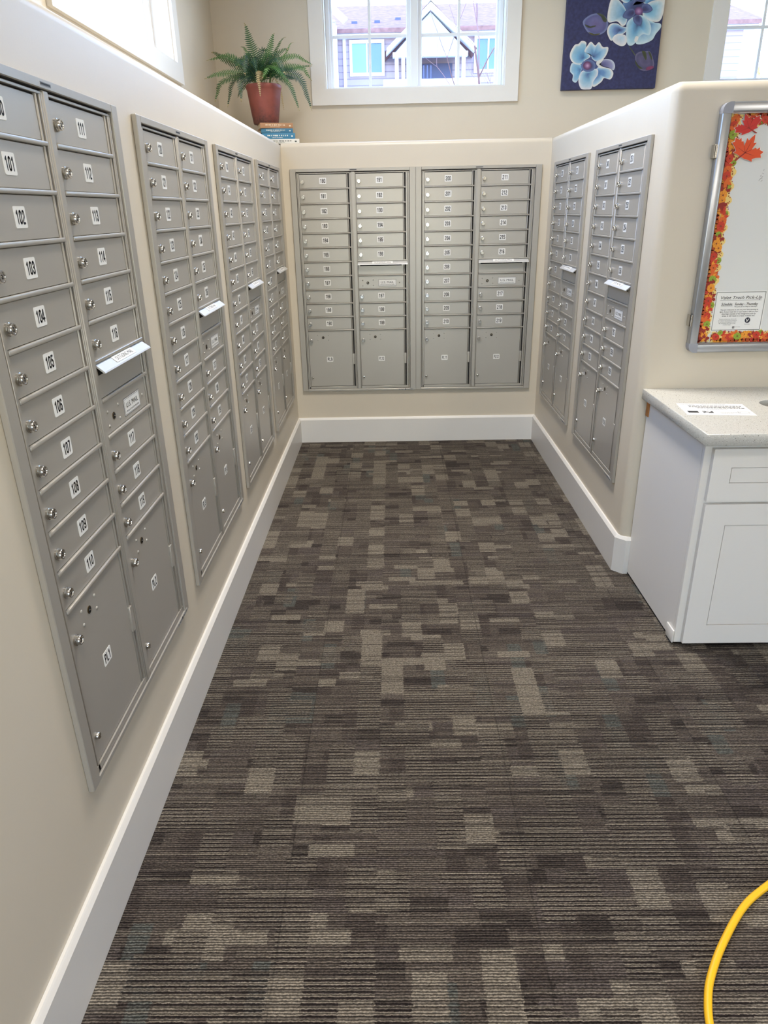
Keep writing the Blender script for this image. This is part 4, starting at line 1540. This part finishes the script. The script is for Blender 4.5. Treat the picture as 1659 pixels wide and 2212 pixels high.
for vx, vz, vy in ((-.42, 7.12, .4), (.32, 7.14, .45), (1.0, 7.30, .9)):
    b = MB()
    b.box(vx - .09, vx + .09, vy, vy + .2, vz - .16, vz + .05, DARKP)
    b.build('roof_vent', t)
def house_window(x0, x1, z0, z1, blind):
    b = MB()
    for a in ((x0 - .09, x0, z0 - .1, z1 + .1), (x1, x1 + .09, z0 - .1, z1 + .1), (x0, x1, z0 - .1, z0), (x0, x1, z1, z1 + .1)):
        b.box(a[0], a[1], -.08, 0.0, a[2], a[3], HTRIM)
    f = b.build('window', t)
    b = MB()
    xm = (x0 + x1) / 2
    b.box(x0, xm, -.03, -.001, z0, z1, BLIND if blind else PANE)
    b.box(xm, x1, -.03, -.001, z0, z1, PANE)
    b.box(xm - .025, xm + .025, -.05, -.001, z0, z1, HTRIM)
    b.build('pane', f)
house_window(-.50, .45, 5.66, 6.47, True)
house_window(3.52, 4.25, 5.68, 6.52, False)
house_window(7.0, 8.2, 5.5, 6.5, True)
b = MB()
g1 = [(.88, 5.96), (3.05, 5.96), (1.95, 6.98)]
b.poly(g1, .25, SHG, T(0, -1.2, 0))
b.poly([(.60, 5.90), (.62, 6.06), (1.95, 7.22), (3.32, 6.10), (3.30, 5.94), (1.95, 7.02)], .40, HTRIM, T(0, -1.15, 0))
b.raw([(.55, -1.6, 5.95), (.55, 0, 5.95), (1.95, 0, 7.24), (1.95, -1.6, 7.24)], [(0, 1, 2, 3)], ROOFM)
b.raw([(3.36, -1.6, 6.0), (3.36, 0, 6.0), (1.95, 0, 7.24), (1.95, -1.6, 7.24)], [(0, 3, 2, 1)], ROOFM)
b.box(.80, 3.10, -1.45, -1.2, 5.84, 5.96, HTRIM)
b.build('porch_gable', t)
for px_ in (.92, 1.12, 2.78, 2.98):
    b = MB()
    b.box(px_ - .055, px_ + .055, -1.42, -1.28, .0, 5.84, HTRIM)
    b.build('porch_post', t)
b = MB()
b.box(1.25, 2.72, -.25, -.01, 4.4, 5.84, DARKP)  # solid box, the porch's shade put into its dark blue colour
b.build('porch_recess_shade', t)
b = MB()
for k in range(7):
    b.box(1.30 + k * .11, 1.33 + k * .11, -1.36, -1.33, 5.0, 5.62, DARKP)
b.box(1.25, 2.72, -1.37, -1.32, 5.05, 5.10, HTRIM)
b.box(.5, 3.5, -1.5, -1.25, 4.9, 5.24, HTRIM)
b.build('porch_rail', t)

# pale neighbour seen through the side window
t = thing('pale_building', 'pale flat roofed building seen through the side window', 'building', (-9.0, 24, 0))
b = MB()
b.box(-8, 1.0, -1.5, 12, -.06, 7.2, mat('pale_render', (196, 214, 226), .8))
b.build('wall', t)
b = MB()
b.box(-.2, .1, -1.6, -1.3, 7.2, 7.7, HTRIM)
b.build('roof_box', t)

def bare_tree(name, label, loc, h, seed, bark, leafm=None, nleaf=0, spread=.5, group='trees outside the windows', low=.35):
    random.seed(seed)
    t = thing(name, label, 'tree', loc, 0, group)
    b = MB()
    tips = []
    def grow(p, d, L_, r, depth):
        n = 5
        pts = [p.copy()]
        rad = [r]
        q_ = p.copy()
        dd = d.copy()
        for i in range(n):
            dd = (dd + Vector((random.uniform(-.16, .16), random.uniform(-.16, .16), random.uniform(-.02, .12)))).normalized()
            q_ = q_ + dd * L_ / n
            pts.append(q_.copy())
            rad.append(r * (1 - .5 * (i + 1) / n))
        b.tube(pts, rad, bark, 6 if depth < 2 else 4)
        tips.append(q_.copy())
        if depth >= 4:
            return
        for k in range(3 if depth < 3 else 2):
            i = random.randint(2, n)
            a = random.uniform(0, 2 * PI)
            nd = (dd * .75 + Vector((math.cos(a), math.sin(a), .35)) * spread).normalized()
            grow(pts[i], nd, L_ * random.uniform(.55, .75), rad[i] * .65, depth + 1)
    grow(Vector((0, 0, 0)), Vector((0, 0, 1)), h * low, h * .012, 0)
    b.build('branches', t)
    if leafm:
        b = MB()
        for k in range(nleaf):
            p = random.choice([q_ for q_ in tips if q_.z < 3.3] or tips) + Vector([random.gauss(0, .10) for _ in range(3)])
            u = Vector([random.gauss(0, 1) for _ in range(3)]).normalized() * .05
            v = u.orthogonal().normalized() * .035
            b.raw([p - u, p + v, p + u, p - v], [(0, 1, 2, 3)], leafm)
        b.build('leaves', t)
    return t

BARK = mat('pink_bark', (150, 112, 112), .9)
bare_tree('bare_tree', 'slender bare tree with reddish twigs outside the end window', (1.75, 4.2, -.06), 4.6, 5, BARK, spread=.55, low=.48)
bare_tree('leafy_tree', 'thin tree with a few yellow leaves outside the far window', (4.62, 4.2, -.06), 4.6, 9, BARK, mat('yellow_leaf', (238, 176, 40), .6), 260, .6, low=.46)
